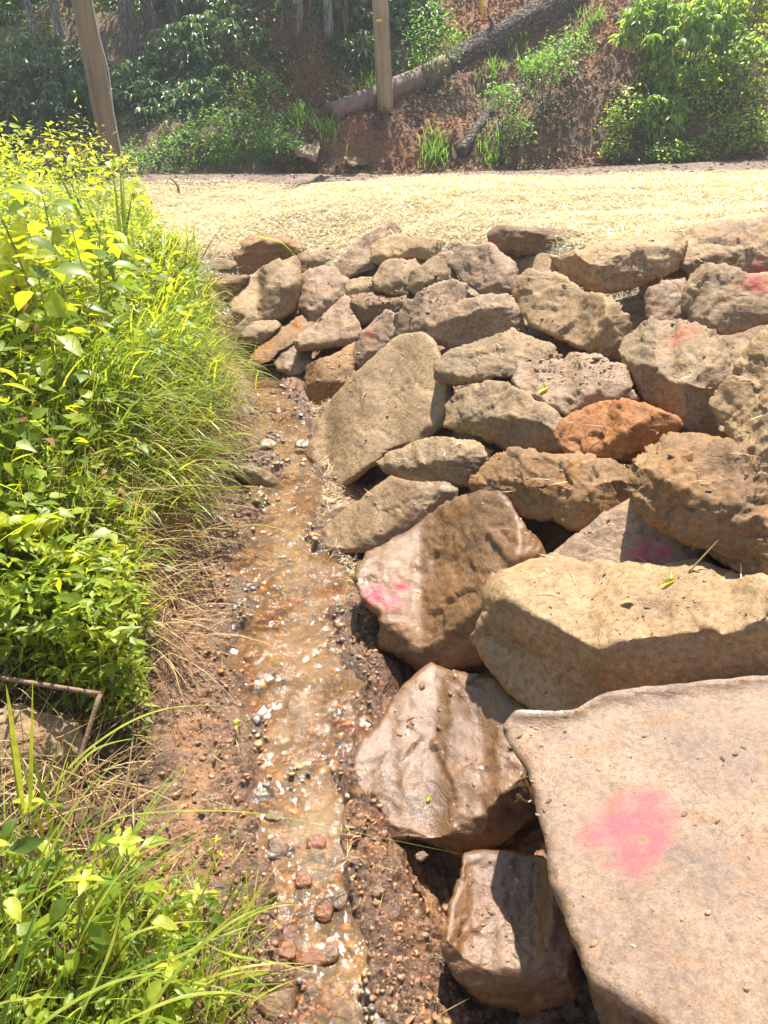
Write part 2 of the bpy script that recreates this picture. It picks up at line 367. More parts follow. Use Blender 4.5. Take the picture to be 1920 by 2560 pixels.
# ------------------------------------------------------------------ rock builder
TR = {'0': (0, 0, 1.1573), '3': (400, 540, .4581), '4': (1100, 520, .4943), '5': (740, 1100, .7113), '6': (1220, 1860, .4219),
      '7': (560, 1860, .4219), '2': (0, 1200, .4219), 'p': (0, 0, 1.0), 'a': (0, 0, .5787), 'b': (960, 0, .5787)}
def tr(c, pts):
    ox, oy, s = TR[c]; return np.array([(ox+x*s, oy+y*s) for x, y in pts], float)
def inside(P, O):
    x, y = P[:, 0], P[:, 1]; r = np.zeros(len(P), bool); j = len(O)-1
    for i in range(len(O)):
        xi, yi = O[i]; xj, yj = O[j]
        if yi != yj:
            r ^= ((yi > y) != (yj > y)) & (x < (xj-xi)*(y-yi)/(yj-yi)+xi)
        j = i
    return r
def segdist(P, O):
    A = O; B = np.roll(O, -1, 0); d = np.full(len(P), 1e9)
    for a, b in zip(A, B):
        ab = b-a; t = np.clip(((P-a)@ab)/max(1e-9, ab@ab), 0, 1); d = np.minimum(d, np.hypot(*(P-(a+t[:, None]*ab)).T))
    return d
def densify(O, s, amp, seed):
    out = []; n = len(O)
    for i in range(n):     # corner cutting keeps a softly rounded outline
        a, b, c = O[i-1], O[i], O[(i+1) % n]
        out += [b*.86+a*.14, b*.95+(a+c)*.025, b*.86+c*.14]
    O2 = np.array(out); pts = []
    for i in range(len(O2)):
        a, b = O2[i], O2[(i+1) % len(O2)]; k = max(1, int(round(np.hypot(*(b-a))/s)))
        for q in range(k): pts.append(a+(b-a)*q/k)
    pts = np.array(pts); c = pts.mean(0); sz = np.hypot(*(pts.max(0)-pts.min(0)))
    ang = np.stack([pts[:, 0]/sz*9, pts[:, 1]/sz*9, np.full(len(pts), seed*3.7)], -1)
    r = fbm(ang, 4, seed)*amp; d = pts-c; L = np.hypot(d[:, 0], d[:, 1])[:, None]
    return pts + d/np.maximum(L, 1e-6)*r[:, None]
ROCKS = {}
def rock(name, cs, outline, line=None, al=(30,), mat=None, label='', lift=.14, thick=.8, sm=2, rough=1.0, yaw=0.0, group='boulders of the rock bank', cat='boulder', edge=.085, wob=1.0, seed=None, spmin=5.0, paint=None, facets=1.0, flat=.4, xk=.65):
    O = tr(cs, outline); O = O.mean(0)+(O-O.mean(0))*1.055; seed = len(ROCKS)+1 if seed is None else seed
    area = 0.5*abs(np.dot(O[:, 0], np.roll(O[:, 1], 1))-np.dot(O[:, 1], np.roll(O[:, 0], 1))); szp = math.sqrt(area)
    s = max(spmin, szp/52); B = densify(O, s, szp*.022*wob, seed)
    mn, mx = B.min(0), B.max(0)
    gx, gy = np.meshgrid(np.arange(mn[0], mx[0], s), np.arange(mn[1], mx[1], s*.87)); gx = gx + (np.arange(gx.shape[0]) % 2)[:, None]*s*.5
    G = np.stack([gx.ravel(), gy.ravel()], -1); G = G[inside(G, B)]; G = G[segdist(G, B) > .55*s]
    nB = len(B); allp = np.concatenate([B, G])
    v, e, f, _, _, _ = geometry.delaunay_2d_cdt([Vector(p) for p in allp], [], [list(range(nB))], 1, 1e-5)
    v = np.array([(q.x, q.y) for q in v]); f = np.array([t_ for t_ in f if len(t_) == 3])
    isb = np.zeros(len(v), bool); dB = segdist(v, B); isb = dB < .02*s+1e-3
    # base plane through the ground behind the outline
    q = hit(O[:, 0], O[:, 1], True); A = np.stack([O[:, 0], O[:, 1], np.ones(len(O))], -1)
    coef, *_ = np.linalg.lstsq(A, q[:, 1], rcond=None)
    yp = v@coef[:2]+coef[2]; ym = float(np.median(yp)); szm = szp/FPX*ym*1.12
    # column bottoms
    bins = np.linspace(mn[0]-1, mx[0]+1, 60); bot = np.full(60, np.nan)
    for a, b in zip(B, np.roll(B, -1, 0)):
        lo, hi = sorted((a[0], b[0])); k = (bins >= lo-1e-6) & (bins <= hi+1e-6)
        if k.any() and hi > lo:
            yy = a[1]+(b[1]-a[1])*(bins[k]-a[0])/(b[0]-a[0]); bot[k] = np.fmax(bot[k], yy)
    ok = ~np.isnan(bot); bot = np.interp(bins, bins[ok], bot[ok]); kx = np.exp(-.5*(np.arange(-12, 13)/4.5)**2); bot = np.convolve(np.pad(bot, 12, mode='edge'), kx/kx.sum(), 'valid')
    yb = np.maximum((1-flat)*np.interp(v[:, 0], bins, bot)+flat*(mx[1]+1.0), v[:, 1]); tanr = lambda py: -(ray(0, py)[2]/ray(0, py)[1])
    lines = [] if line is None else ([line] if not isinstance(line[0][0], (tuple, list)) else line)
    breaks = []
    for L in lines:
        L = tr(cs, L); breaks.append(np.interp(v[:, 0], L[:, 0], L[:, 1]) + fbm(np.stack([v[:, 0]/szp*7, v[:, 0]*0+seed, v[:, 0]*0], -1), 3, seed+3)*szp*.02*wob)
    breaks.append(np.full(len(v), 1e5))
    vx = v[:, 0].mean()+(v[:, 0]-v[:, 0].mean())*xk; d = (vx*coef[0]+yb*coef[1]+coef[2]); cur = yb.copy(); zc_ = ZC - d*tanr(cur)
    for bi in range(len(breaks)-1, -1, -1):       # from the lowest band upwards
        upper = breaks[bi-1] if bi > 0 else np.full(len(v), -1e5)
        target = np.minimum(cur, np.maximum(v[:, 1], upper)); a = math.tan(R(al[bi]))
        nd = (ZC - zc_ + a*d)/(a + tanr(target)); ok = target < cur-1e-6
        zn = zc_ + a*(nd-d); d = np.where(ok, nd, d); zc_ = np.where(ok, zn, zc_); cur = target
    d = d + yaw*(v[:, 0]-v[:, 0].mean())/FPX*ym
    d = d*((np.mean(yp) - lift*szm)/np.mean(d))
    # smooth depth
    E = np.concatenate([f[:, [0, 1]], f[:, [1, 2]], f[:, [2, 0]]]); cnt = np.bincount(np.concatenate([E[:, 0], E[:, 1]]), minlength=len(v))
    for _ in range(sm):
        acc = np.bincount(E[:, 0], weights=d[E[:, 1]], minlength=len(v)) + np.bincount(E[:, 1], weights=d[E[:, 0]], minlength=len(v))
        d = .3*d + .7*acc/np.maximum(cnt, 1)
    w = edge*szp; t = np.clip(dB/w, 0, 1); Rm = edge*szm*.9
    df = d + Rm*(1-np.sqrt(np.clip(1-(1-t)**2, 0, 1)))
    dbnd = d + Rm
    t2 = np.clip(dB/(.42*szp), 0, 1); dk = dbnd + thick*szm*np.sqrt(np.clip(1-(1-t2)**2, 0, 1))
    cpx = v.mean(0); vk = v + (cpx-v)*(.12*t2[:, None])
    Vf = at(v[:, 0], v[:, 1], df)
    keep = ~isb
    Vb = at(vk[:, 0], vk[:, 1], dk)
    idx = np.full(len(v), -1); idx[keep] = len(v)+np.arange(keep.sum()); idx[isb] = np.nonzero(isb)[0]
    V = np.concatenate([Vf, Vb[keep]])
    F = np.concatenate([f[:, ::-1] if True else f, idx[f]])
    # normals
    def normals(V):
        n = np.cross(V[F[:, 1]]-V[F[:, 0]], V[F[:, 2]]-V[F[:, 0]]); N = np.zeros_like(V)
        for k in range(3):
            for c in range(3): N[:, c] += np.bincount(F[:, k], weights=n[:, c], minlength=len(V))
        return N/np.maximum(np.linalg.norm(N, axis=1), 1e-12)[:, None]
    N = normals(V)
    if (N[:len(v)][keep]@np.array([0, -1.0, .6])).mean() < 0: F = F[:, ::-1]; N = -N
    rr = np.random.default_rng(seed*7+1); vd_ = np.array([0, -.85, .55])
    vd_ = vd_/np.linalg.norm(vd_)
    for k in range(int(13*facets)):
        n = vd_*rr.uniform(.9, 1.6) + rr.normal(size=3)*.42; n /= np.linalg.norm(n)
        pr = V@n; tt = np.quantile(pr, .995) - szm*rr.uniform(.006, .04)*min(1.5, facets+.1)
        V = V - n*np.maximum(0, pr-tt)[:, None]*.94
    N = normals(V); Mc = 30; ax = rr.normal(size=3)*[.5, .4, .3]+[0, 0, 1]; ax /= np.linalg.norm(ax)
    Sd = V[rr.integers(0, len(V), Mc)]; Vw = V + .05*szm*np.stack([fbm(V/szm*5+k_*9+seed, 2, seed+k_) for k_ in range(3)], -1)
    Dd = ((Vw[:, None]-Sd)**2).sum(-1) + 3.0*((Vw[:, None]-Sd)@ax)**2; ci = Dd.argmin(1); Gc = rr.normal(size=(Mc, 3))*.085; hc = rr.normal(size=Mc)*.0035*szm
    chip = ((V-Sd[ci])*Gc[ci]).sum(1) + hc[ci]; sl = (V@ax)/szm*rr.uniform(6, 10)+1.2*fbm(V/szm*2+seed, 3, seed)
    V = V + N*(rough*facets*(np.clip(chip, -.018*szm, .018*szm) - .010*szm*((sl-np.floor(sl))*smooth(.0, .35, fbm(V/szm*1.5+seed*2, 2, seed+9)+.15))))[:, None]
    sd_ = seed*5; Q = V/szm + seed*3.1; N = normals(V)
    n1 = fbm(Q*2.2, 2, sd_); cell = np.round(fbm(Q*1.6+5, 2, sd_+2)*3)/3*.5
    st = np.abs(fbm(Q*np.array([2.5, 2.5, 9.0]), 4, sd_+7)); n3 = fbm(Q*9, 4, sd_+11, .55); rg = 1-np.abs(fbm(Q*4.5, 3, sd_+13))
    disp = szm*rough*(.012*n1 + .007*cell - .014*st + .007*n3 - .03*np.clip(rg-.88, 0, 1)*4)
    V = V + N*disp[:, None]
    c = V.mean(0); kind, kw = mat if mat else ('T', {})
    if paint:
        pts = []
        for px, py, rad in paint[0]:
            k = np.argmin((v[:, 0]-px)**2+(v[:, 1]-py)**2); pts.append((tuple(V[k]), rad))
        m = rock_mat(*{'T': TAN, 'Y': YEL, 'B': BRN, 'G': GRY, 'P': PUR, 'O': ORG, 'D': DRK}[kind], paint=(pts, paint[1], paint[2]), **kw)
    else: m = rmat(kind, **kw)
    o = mesh_obj(name, V, F, m, origin=c); tag(o, label, cat, group); ROCKS[label] = o
    return o
# ------------------------------------------------------------------ the boulders, traced one by one
W = dict(wet=.9); H_ = dict(wet=.45)
RED = (.62, .03, .07)
rock('boulder', '3', [(405,330),(402,200),(440,140),(500,103),(600,98),(700,115),(788,150),(800,190),(745,228),(640,270),(560,290),(490,325)],
     [(400,175),(500,128),(700,138),(800,180)], (8,84), ('B', {}), 'dark brown block with a vertical crack on top of the bank, right of the weeds', lift=.3)
rock('boulder', '3', [(235,250),(245,190),(300,155),(370,150),(415,180),(415,245),(330,250)], [(235,212),(410,200)], (15,70), ('P', {}), 'small pinkish rock behind the weeds at the far left end of the bank')
rock('boulder', '3', [(130,310),(200,260),(330,235),(415,240),(415,340),(300,345),(200,330)], [(130,285),(410,258)], (15,78), ('D', {}), 'flat dark rock under the small pinkish rock at the left end')
rock('boulder', '3', [(150,330),(300,335),(495,315),(430,400),(370,455),(250,430),(160,370)], [(150,350),(300,356),(495,330)], (12,76), ('B', {}), 'flat brown ledge rock below the dark block, partly behind grass')
rock('boulder', '3', [(345,520),(385,430),(480,340),(600,265),(735,222),(770,300),(760,370),(765,450),(740,520),(640,570),(550,580),(440,640),(360,600)],
     [(345,610),(540,590),(578,440),(650,400),(765,350)], (27,84), ('T', {'soil': .2}), 'large tan boulder with a sloping pale top and deeply shaded right face', lift=.22)
rock('boulder', '3', [(735,225),(790,190),(845,215),(810,310),(765,325)], [(740,245),(845,240)], (20,76), ('B', {}), 'narrow brown rock wedged right of the large tan boulder')
rock('boulder', '3', [(795,300),(800,225),(860,178),(935,163),(972,210),(965,250),(930,280),(880,285)], [(795,240),(880,215),(970,205)], (22,74), ('P', {}), 'small purplish rock on the bank top left of the long diagonal block')
rock('boulder', '3', [(938,275),(975,235),(1050,160),(1110,108),(1190,58),(1270,33),(1322,65),(1338,105),(1330,130),(1220,140),(1170,175),(1175,250),(1195,280),(1100,305),(1030,338),(960,305)],
     [(938,285),(1030,322),(1190,268),(1330,120)], (36,82), ('P', {'strata': .8}), 'long purple-grey block lying diagonally, highest rock of the left half', lift=.15)
rock('boulder', '3', [(1150,200),(1160,158),(1200,125),(1300,108),(1400,113),(1530,110),(1570,138),(1577,175),(1540,210),(1470,245),(1380,240),(1250,248),(1190,268),(1160,245)],
     [(1150,215),(1300,205),(1380,165),(1475,150),(1577,160)], (22,76), ('Y', {'strata': .2}), 'smooth oval yellowish boulder lying on top of the bank', lift=.35)
rock('boulder', '3', [(753,500),(765,380),(758,340),(820,285),(890,270),(950,290),(1000,328),(1024,350),(1017,420),(950,480),(895,525),(870,575),(820,580),(780,530)],
     [(755,490),(870,500),(1020,400)], (30,76), ('P', {'soil': .5}), 'blocky pinkish-tan boulder right of the large tan boulder')
rock('boulder', '3', [(1160,350),(1200,270),(1260,233),(1350,228),(1430,240),(1460,258),(1395,310),(1370,350),(1370,435),(1270,430),(1175,400)], [(1160,380),(1365,350)], (28,72), ('T', {'strata': .2}), 'rounded tan boulder right under the smooth oval one', lift=.1)
rock('boulder', '3', [(1012,410),(1018,358),(1080,338),(1165,333),(1190,390),(1150,410),(1060,440),(1030,460)], [(1015,398),(1185,368)], (18,70), ('T', {}), 'small flat tan rock left of the rounded boulder', lift=.05)
rock('boulder', '3', [(1350,345),(1365,300),(1420,268),(1500,218),(1580,192),(1612,215),(1600,280),(1640,355),(1560,358),(1480,378),(1390,435),(1355,400)], [(1350,380),(1480,345),(1640,335)], (36,76), ('T', {'strata': .3}), 'egg-shaped tan rock between the rounded boulder and the purple-grey slab')
rock('boulder', '3', [(1040,480),(1055,430),(1200,420),(1350,440),(1390,445),(1310,505),(1280,530),(1230,530),(1160,575),(1090,610),(1062,560)], [(1040,455),(1190,472),(1370,452)], (4,80), ('D', {'soil': .6}), 'flat-topped dark rock with dirt and grit on its top', lift=.05)
rock('boulder', '3', [(745,705),(760,650),(830,590),(930,500),(1008,433),(1045,465),(1070,560),(1110,625),(1095,660),(1030,695),(900,725),(765,735)], [(745,700),(900,686),(1010,668),(1110,640)], (24,84), ('P', {'strata': .7}), 'pale flat-faced rock with an undercut lower edge', lift=.3)
rock('boulder', '3', [(1034,812),(1060,730),(1090,640),(1150,580),(1230,512),(1290,530),(1275,600),(1300,665),(1270,700),(1200,745),(1130,805),(1070,855)], [(1034,805),(1140,735),(1220,720),(1300,670)], (38,78), ('P', {}), 'narrow upright tan rock with a faint red mark, left above the big tilted slab', lift=.2,
     paint=([(400+1140*.458, 540+640*.458, .05)], (.55,.05,.05), .55))
rock('boulder', '3', [(1260,605),(1290,530),(1370,450),(1480,372),(1600,347),(1670,370),(1665,490),(1590,510),(1510,550),(1480,580),(1485,680),(1380,665),(1300,665)], [(1260,640),(1480,620),(1665,490)], (36,66), ('P', {'soil': .1, 'grain': 1.5}), 'pale speckled boulder with a coarse surface in the middle of the bank', lift=.12)
rock('boulder', '4', [(-62,570),(-5,512),(60,478),(200,443),(380,430),(405,500),(450,610),(350,650),(200,683),(60,712),(-45,665)], [(-62,590),(50,562),(80,520),(200,490),(410,470)], (14,82), ('P', {'strata': .7}), 'long low ledge-like rock with a dark front left of the big yellow boulder', lift=.2)
rock('boulder', '3', [(826,1292),(850,1200),(940,1000),(1080,860),(1200,740),(1320,662),(1420,655),(1485,690),(1535,790),(1515,860),(1595,910),(1605,1000),(1570,1130),(1480,1200),(1240,1290),(1200,1350),(1100,1410),(960,1505),(912,1505),(902,1400),(838,1312)],
     [(826,1330),(915,1492),(1000,1455),(1200,1325),(1500,1190),(1605,1050)], (28,80), ('T', {'strata': .25, 'soil': .2, 'sc': .7}), 'big smooth pale slab leaning against the bank beside the middle of the stream', lift=.12, thick=.35, rough=.4, edge=.06, facets=.7)
rock('boulder', '3', [(752,945),(790,900),(808,815),(870,785),(980,735),(1065,688),(1050,780),(1060,840),(1080,860),(1010,940),(935,1010),(900,1040),(840,1045),(800,985)], [(752,955),(850,915),(960,882),(1080,845)], (18,78), ('B', {'soil': .6}), 'brown rock covered with grit between the stream and the big tilted slab', lift=.2)
rock('boulder', '3', [(620,800),(650,740),(740,688),(770,725),(830,730),(830,800),(770,860),(700,870),(640,840)], [(620,835),(830,810)], (22,60), ('T', H_), 'low wet rock at the edge of the far end of the stream', lift=.1)
rock('boulder', '3', [(425,650),(450,600),(540,568),(620,567),(665,595),(610,655),(540,700),(450,700)], [(430,650),(665,612)], (20,72), ('G', {}), 'small grey rock at the foot of the large tan boulder')
rock('boulder', '3', [(388,660),(410,610),(490,527),(545,570),(505,605),(445,655),(410,700)], None, (58,), ('G', {}), 'thin dark upright splinter of rock beside the small grey one', lift=.2)
rock('boulder', '3', [(470,800),(560,690),(640,620),(720,565),(770,545),(840,580),(760,690),(650,745),(600,790),(540,810)], None, (24,), ('B', {'soil': .8}), 'reddish brown slab covered with soil and leaf bits above the head of the stream', lift=.02, edge=.1, thick=.5)
rock('boulder', '3', [(395,1375),(480,1345),(600,1395),(685,1482),(600,1490),(500,1470),(420,1430)], [(395,1385),(560,1405),(685,1475)], (15,80), ('G', H_), 'dark wedge of rock sticking out of the left bank under the dead grass', lift=.3, group='rocks of the left bank')
rock('boulder', '4', [(256,165),(260,128),(300,93),(400,90),(600,103),(760,123),(822,150),(822,182),(760,200),(640,225),(560,242),(450,245),(400,252),(350,235),(270,195)], [(256,135),(330,102),(600,117),(700,140),(822,165)], (8,86), ('D', {}), 'long dark flat boulder on the bank top with a red left tip', lift=.4,
     paint=([(1100+270*.494, 520+170*.494, .07)], (.5,.03,.02), .8))
rock('boulder', '4', [(45,285),(80,230),(130,188),(250,186),(300,213),(375,262),(395,350),(375,425),(310,445),(200,440),(155,405),(120,370),(65,305)], [(45,320),(130,385),(200,418),(385,375)], (32,84), ('P', {'strata': .8, 'soil': .1}), 'flat-faced purple-grey rock just left of the long dark one', lift=.2, rough=.7)
rock('boulder', '4', [(566,242),(620,233),(700,203),(850,173),(1000,138),(1100,126),(1200,143),(1250,165),(1210,250),(1190,320),(1100,355),(1000,395),(880,420),(780,436),(735,420),(625,350),(590,300)],
     [(566,250),(680,225),(740,245),(900,208),(1060,218),(1250,180)], (10,84), ('Y', {'strata': .8}), 'long grey-yellow block with a flat pale top, resting across the big yellow boulder', lift=.5)
rock('boulder', '4', [(453,325),(490,238),(540,226),(590,240),(620,300),(650,355),(560,350)], None, (33,), ('Y', {'soil': .1}), 'small pale yellow rock peeping out above the big yellow boulder', lift=.1)
rock('boulder', '4', [(385,400),(400,348),(470,318),(560,320),(640,350),(740,420),(830,440),(890,480),(950,530),(970,620),(915,700),(895,775),(830,760),(700,715),(560,645),(450,595),(400,520),(388,440)],
     [(385,540),(500,610),(700,705),(820,640),(850,560),(970,500)], (36,80), ('Y', {'strata': .2, 'soil': .25}), 'big rounded yellow boulder in the upper middle of the bank', lift=.15)
rock('boulder', '4', [(1038,440),(1060,400),(1150,362),(1240,355),(1260,420),(1250,480),(1275,600),(1150,590),(1060,570),(1043,510)], [(1040,555),(1270,575)], (42,74), ('P', {'grain': 1.4}), 'brown coarse rock half hidden left of the huge top right boulder', lift=.02)
rock('boulder', '4', [(1340,60),(1420,20),(1520,10),(1659,-20),(1800,-30),(1800,60),(1600,90),(1450,90)], None, (25,), ('T', {}), 'flat tan rock behind the huge boulder in the upper right corner of the bank', lift=.1)
rock('boulder', '4', [(1168,255),(1200,170),(1260,108),(1330,73),(1420,48),(1540,58),(1659,38),(1800,30),(1800,360),(1600,360),(1450,330),(1340,305),(1262,340),(1220,312),(1173,297)], [(1168,270),(1260,262),(1400,230),(1560,200),(1800,190)], (28,66), ('T', {'soil': .5}), 'huge pitted tan boulder at the top right with a red patch at its edge', lift=.35,
     paint=([(1100+1620*.494, 520+330*.494, .10)], (.45,.06,.06), .75))
rock('boulder', '4', [(1233,440),(1260,338),(1340,275),(1450,295),(1600,330),(1800,320),(1800,560),(1659,585),(1560,612),(1430,635),(1340,620),(1275,595),(1240,505)], [(1233,520),(1340,560),(1500,540),(1800,470)], (42,74), ('T', {}), 'rounded pinkish boulder bulging below the pitted top right boulder', lift=.38,
     paint=([(1100+1610*.494, 520+370*.494, .09)], (.45,.06,.06), .7))
rock('boulder', '4', [(903,725),(930,648),(1000,598),(1080,556),(1200,573),(1330,618),(1450,645),(1570,665),(1620,700),(1510,830),(1430,920),(1400,1000),(1420,1080),(1450,1140),(1300,1150),(1225,1140),(1150,1040),(1100,1015),(1020,955),(985,890),(928,800)],
     [(903,760),(1000,790),(1090,805),(1170,885),(1300,895),(1440,870),(1600,720)], (20,80), ('G', {'soil': .2}), 'big grey-brown boulder with a broad flat top and rust stains, right of centre', lift=.2, paint=([(1100+1220*.494, 520+625*.494, .10)], (.5,.12,.07), .6))
rock('boulder', '4', [(-15,775),(60,718),(200,658),(290,638),(370,608),(420,638),(540,668),(600,718),(615,752),(530,785),(440,780),(410,810),(380,860),(250,882),(70,890),(-15,865)], [(-15,820),(100,842),(300,850),(400,800),(615,757)], (26,78), ('G', {'strata': .8, 'soil': .15}), 'flat grey layered rock in the centre of the bank', lift=.2)
rock('boulder', '4', [(370,882),(398,820),(405,775),(500,768),(620,752),(680,728),(800,738),(870,778),(940,828),(995,900),(1018,975),(930,982),(850,985),(760,1020),(650,1065),(555,1020),(425,935)], [(370,895),(560,985),(640,1030),(720,960),(850,895),(1018,930)], (22,72), ('P', {'soil': .2}), 'brown rock with loose stone chips on its sloping top, above the orange rock', lift=.2)
rock('boulder', '4', [(25,1105),(38,1010),(100,928),(200,888),(350,876),(410,930),(565,1010),(660,1060),(640,1110),(650,1170),(660,1240),(550,1240),(380,1240),(200,1165),(90,1130)], [(25,1110),(150,1045),(270,1055),(400,1060),(660,1062)], (22,80), ('G', {'soil': .3}), 'grey-tan boulder with a greenish shaded hollow in its front, left of the orange rock', lift=.2)
rock('boulder', '4', [(578,1152),(598,1100),(660,1050),(760,993),(870,966),(1000,983),(1100,1008),(1190,1058),(1225,1110),(1212,1140),(1130,1190),(1060,1250),(980,1298),(880,1290),(770,1268),(660,1252),(598,1195)], [(578,1195),(700,1235),(850,1200),(950,1090),(1010,1070),(1225,1120)], (34,72), ('O', {}), 'bright rusty orange boulder shaped like a lens', lift=.3)
rock('boulder', '5', [(292,78),(340,38),(420,8),(500,-12),(600,0),(700,35),(690,60),(650,90),(640,160),(520,165),(420,162),(330,120)], [(292,88),(400,92),(520,70),(700,52)], (12,82), ('G', {'strata': 1.4, 'soil': .1}), 'flat grey stone with fine splintery layers right below the big tilted slab', lift=.25, wob=1.3)
rock('boulder', '5', [(98,352),(110,308),(190,230),(280,168),(335,128),(400,150),(520,155),(555,170),(568,225),(490,280),(420,312),(330,360),(250,395),(170,402),(108,385)], [(98,372),(200,382),(340,320),(420,235),(568,190)], (24,76), ('T', {'wet': .35}), 'pointed tan rock lying between the splintery grey stone and the stream', lift=.2, rough=.7)
rock('boulder', '5', [(68,292),(130,238),(195,225),(150,290),(108,345),(80,332)], None, (48,), ('G', {'wet': .4}), 'small grey flake left of the pointed tan rock', lift=.15)
rock('boulder', '5', [(620,155),(650,90),(720,50),(850,38),(960,53),(1100,68),(1190,110),(1200,180),(1200,215),(1080,268),(1000,318),(880,278),(800,275),(700,220),(640,178)], [(620,165),(720,130),(880,150),(1000,180),(1200,190)], (22,62), ('B', {'soil': .5}), 'brown hump-backed boulder with a rough pitted face, below the orange rock', lift=.3, rough=1.3)
rock('boulder', '5', [(210,500),(228,430),(270,388),(420,298),(540,228),(640,183),(715,200),(795,300),(890,400),(880,445),(780,480),(700,560),(680,590),(680,640),(640,700),(680,800),(660,830),(540,815),(460,818),(400,775),(305,735),(288,680),(300,610),(238,562)],
     [(210,575),(300,640),(440,745),(560,650),(655,585),(890,440)], (24,76), ('B', {'wet': .5, 'strata': .5}), 'big tilted brown slab with a red paint mark on its left corner', lift=.2, thick=.5, rough=.8, edge=.06, flat=1.0, xk=.5,
     paint=([(740+285*.711, 1100+545*.711, .06), (740+335*.711, 1100+565*.711, .06), (740+370*.711, 1100+520*.711, .045)], RED, .9))
rock('boulder', '5', [(880,405),(950,368),(1020,308),(1100,248),(1182,200),(1240,250),(1290,290),(1330,330),(1450,390),(1480,450),(1300,470),(1200,475),(1100,455),(900,440)], [(880,445),(1480,470)], (34,70), ('P', {'soil': .1}), 'grey triangular slab with a red paint mark, behind the yellow ledge', lift=.02, rough=.6,
     paint=([(740+1215*.711, 1100+395*.711, .07), (740+1290*.711, 1100+400*.711, .05)], (.5, .04, .08), .8))
rock('boulder', '5', [(1176,135),(1183,68),(1230,28),(1300,-12),(1350,-24),(1450,-14),(1560,10),(1600,90),(1659,170),(1760,260),(1760,560),(1659,530),(1550,480),(1400,378),(1270,298),(1215,255),(1185,205)], [(1176,150),(1230,120),(1350,160),(1500,225),(1580,210),(1659,320),(1760,330)], (20,66), ('B', {'soil': .3}), 'long brown boulder with a jagged blue-grey front, under the pale leaning rock', lift=.35, rough=1.5)
rock('boulder', '4', [(1370,1000),(1398,930),(1478,828),(1578,688),(1659,620),(1780,595),(1850,900),(1850,1450),(1659,1440),(1570,1405),(1500,1335),(1455,1240),(1470,1170),(1398,1080)], [(1370,1110),(1500,1345),(1560,1380),(1640,1290),(1850,1230)], (38,76), ('Y', {'soil': .2, 'strata': .7}), 'pale yellow leaning boulder cut off by the right edge of the picture', lift=.55, thick=.5)
rock('boulder', '5', [(612,682),(648,640),(653,560),(700,488),(800,448),(920,418),(1050,428),(1250,438),(1380,420),(1550,458),(1659,488),(1800,520),(1800,880),(1659,885),(1570,900),(1280,930),(1090,950),(1000,990),(875,1000),(780,905),(680,795),(628,735)],
     [[(640,640),(700,560),(760,580),(900,640),(1030,718),(1150,698),(1300,685),(1460,655),(1500,685),(1659,605),(1800,590)], [(612,700),(700,690),(860,820),(960,880),(1040,940),(1200,1200),(1800,1200)]], (7,84,50), ('Y', {'soil': .25}), 'massive yellow ledge with a flat sunlit top and a dark overhanging front', lift=.22, thick=.7, edge=.05, sm=1, facets=.5)
rock('boulder', '5', [(205,1180),(208,1110),(240,1050),(290,990),(350,910),(400,850),(478,795),(560,818),(690,848),(780,930),(880,1000),(800,1040),(780,1090),(790,1150),(830,1200),(865,1290),(850,1340),(750,1390),(620,1438),(560,1458),(450,1418),(340,1408),(260,1348),(225,1290),(210,1230)],
     [(205,1330),(340,1400),(480,1405),(600,1350),(700,1290),(865,1230)], (14,66), ('B', {'wet': .8, 'soil': .35, 'sc': 1.0}), 'wet shiny brown boulder with a crescent dent, sitting in the edge of the stream', lift=.05, edge=.05, rough=.7, flat=1.0, xk=.3)
rock('boulder', 'p', [(1274,1830),(1300,1790),(1438,1788),(1510,1752),(1650,1738),(1860,1712),(2060,1690),(2200,1900),(2250,2700),(1800,2750),(1660,2620),(1640,2560),(1560,2506),(1486,2459),(1456,2392),(1414,2265),(1382,2190),(1368,2110),(1345,2030),(1330,1945),(1277,1855)],
     None, (10,), ('P', {'wet': .42, 'strata': .5, 'soil': .4, 'grain': 1.6, 'sc': 1.3}), 'giant flat slab with a red paint blotch filling the lower right corner', lift=.3, thick=.45, rough=.35, edge=.012, flat=1.0, facets=.3, xk=.3, sm=6, wob=.35, spmin=9,
     paint=([(1540,2050,.085), (1620,2050,.085), (1620,1995,.05), (1490,2090,.05), (1565,2130,.075), (1640,2080,.05)], RED, .7))
rock('boulder', 'p', [(1157,2178),(1166,2141),(1260,2136),(1345,2150),(1390,2175),(1425,2265),(1435,2350),(1462,2430),(1440,2500),(1300,2530),(1200,2510),(1145,2445),(1111,2387),(1132,2282)],
     [(1111,2392),(1180,2432),(1220,2436),(1340,2440),(1385,2365),(1462,2410)], (10,84), ('B', {'wet': .85, 'soil': .4}), 'squarish wet tan stone with a dark front, wedged left of the giant slab', lift=.12, edge=.05, flat=1.0, xk=.3)
rock('boulder', 'p', [(1470,2440),(1560,2490),(1640,2550),(1700,2640),(1560,2680),(1500,2560)], None, (60,), ('D', {}), 'dark brown stone under the lower left edge of the giant slab', lift=.1)
rock('boulder', 'p', [(-60,1790),(20,1762),(70,1765),(130,1790),(190,1808),(215,1860),(225,1900),(170,1935),(60,1950),(-60,1950)], [(-60,1860),(100,1860),(225,1880)], (25,64), ('G', {}), 'grey rock under the dead grass at the left edge', lift=.2, group='rocks of the left bank')
rock('boulder', '7', [(225,1400),(240,1328),(330,1305),(415,1345),(408,1405),(310,1420)], None, (22,), ('B', W), 'reddish flat stone at the lower left of the stream', lift=.2, group='rocks of the left bank')
rock('boulder', '7', [(200,1510),(300,1470),(435,1438),(425,1545),(405,1665),(260,1650),(195,1570)], None, (25,), ('B', W), 'flat brown stone at the very bottom beside the stream', lift=.2, group='rocks of the left bank')
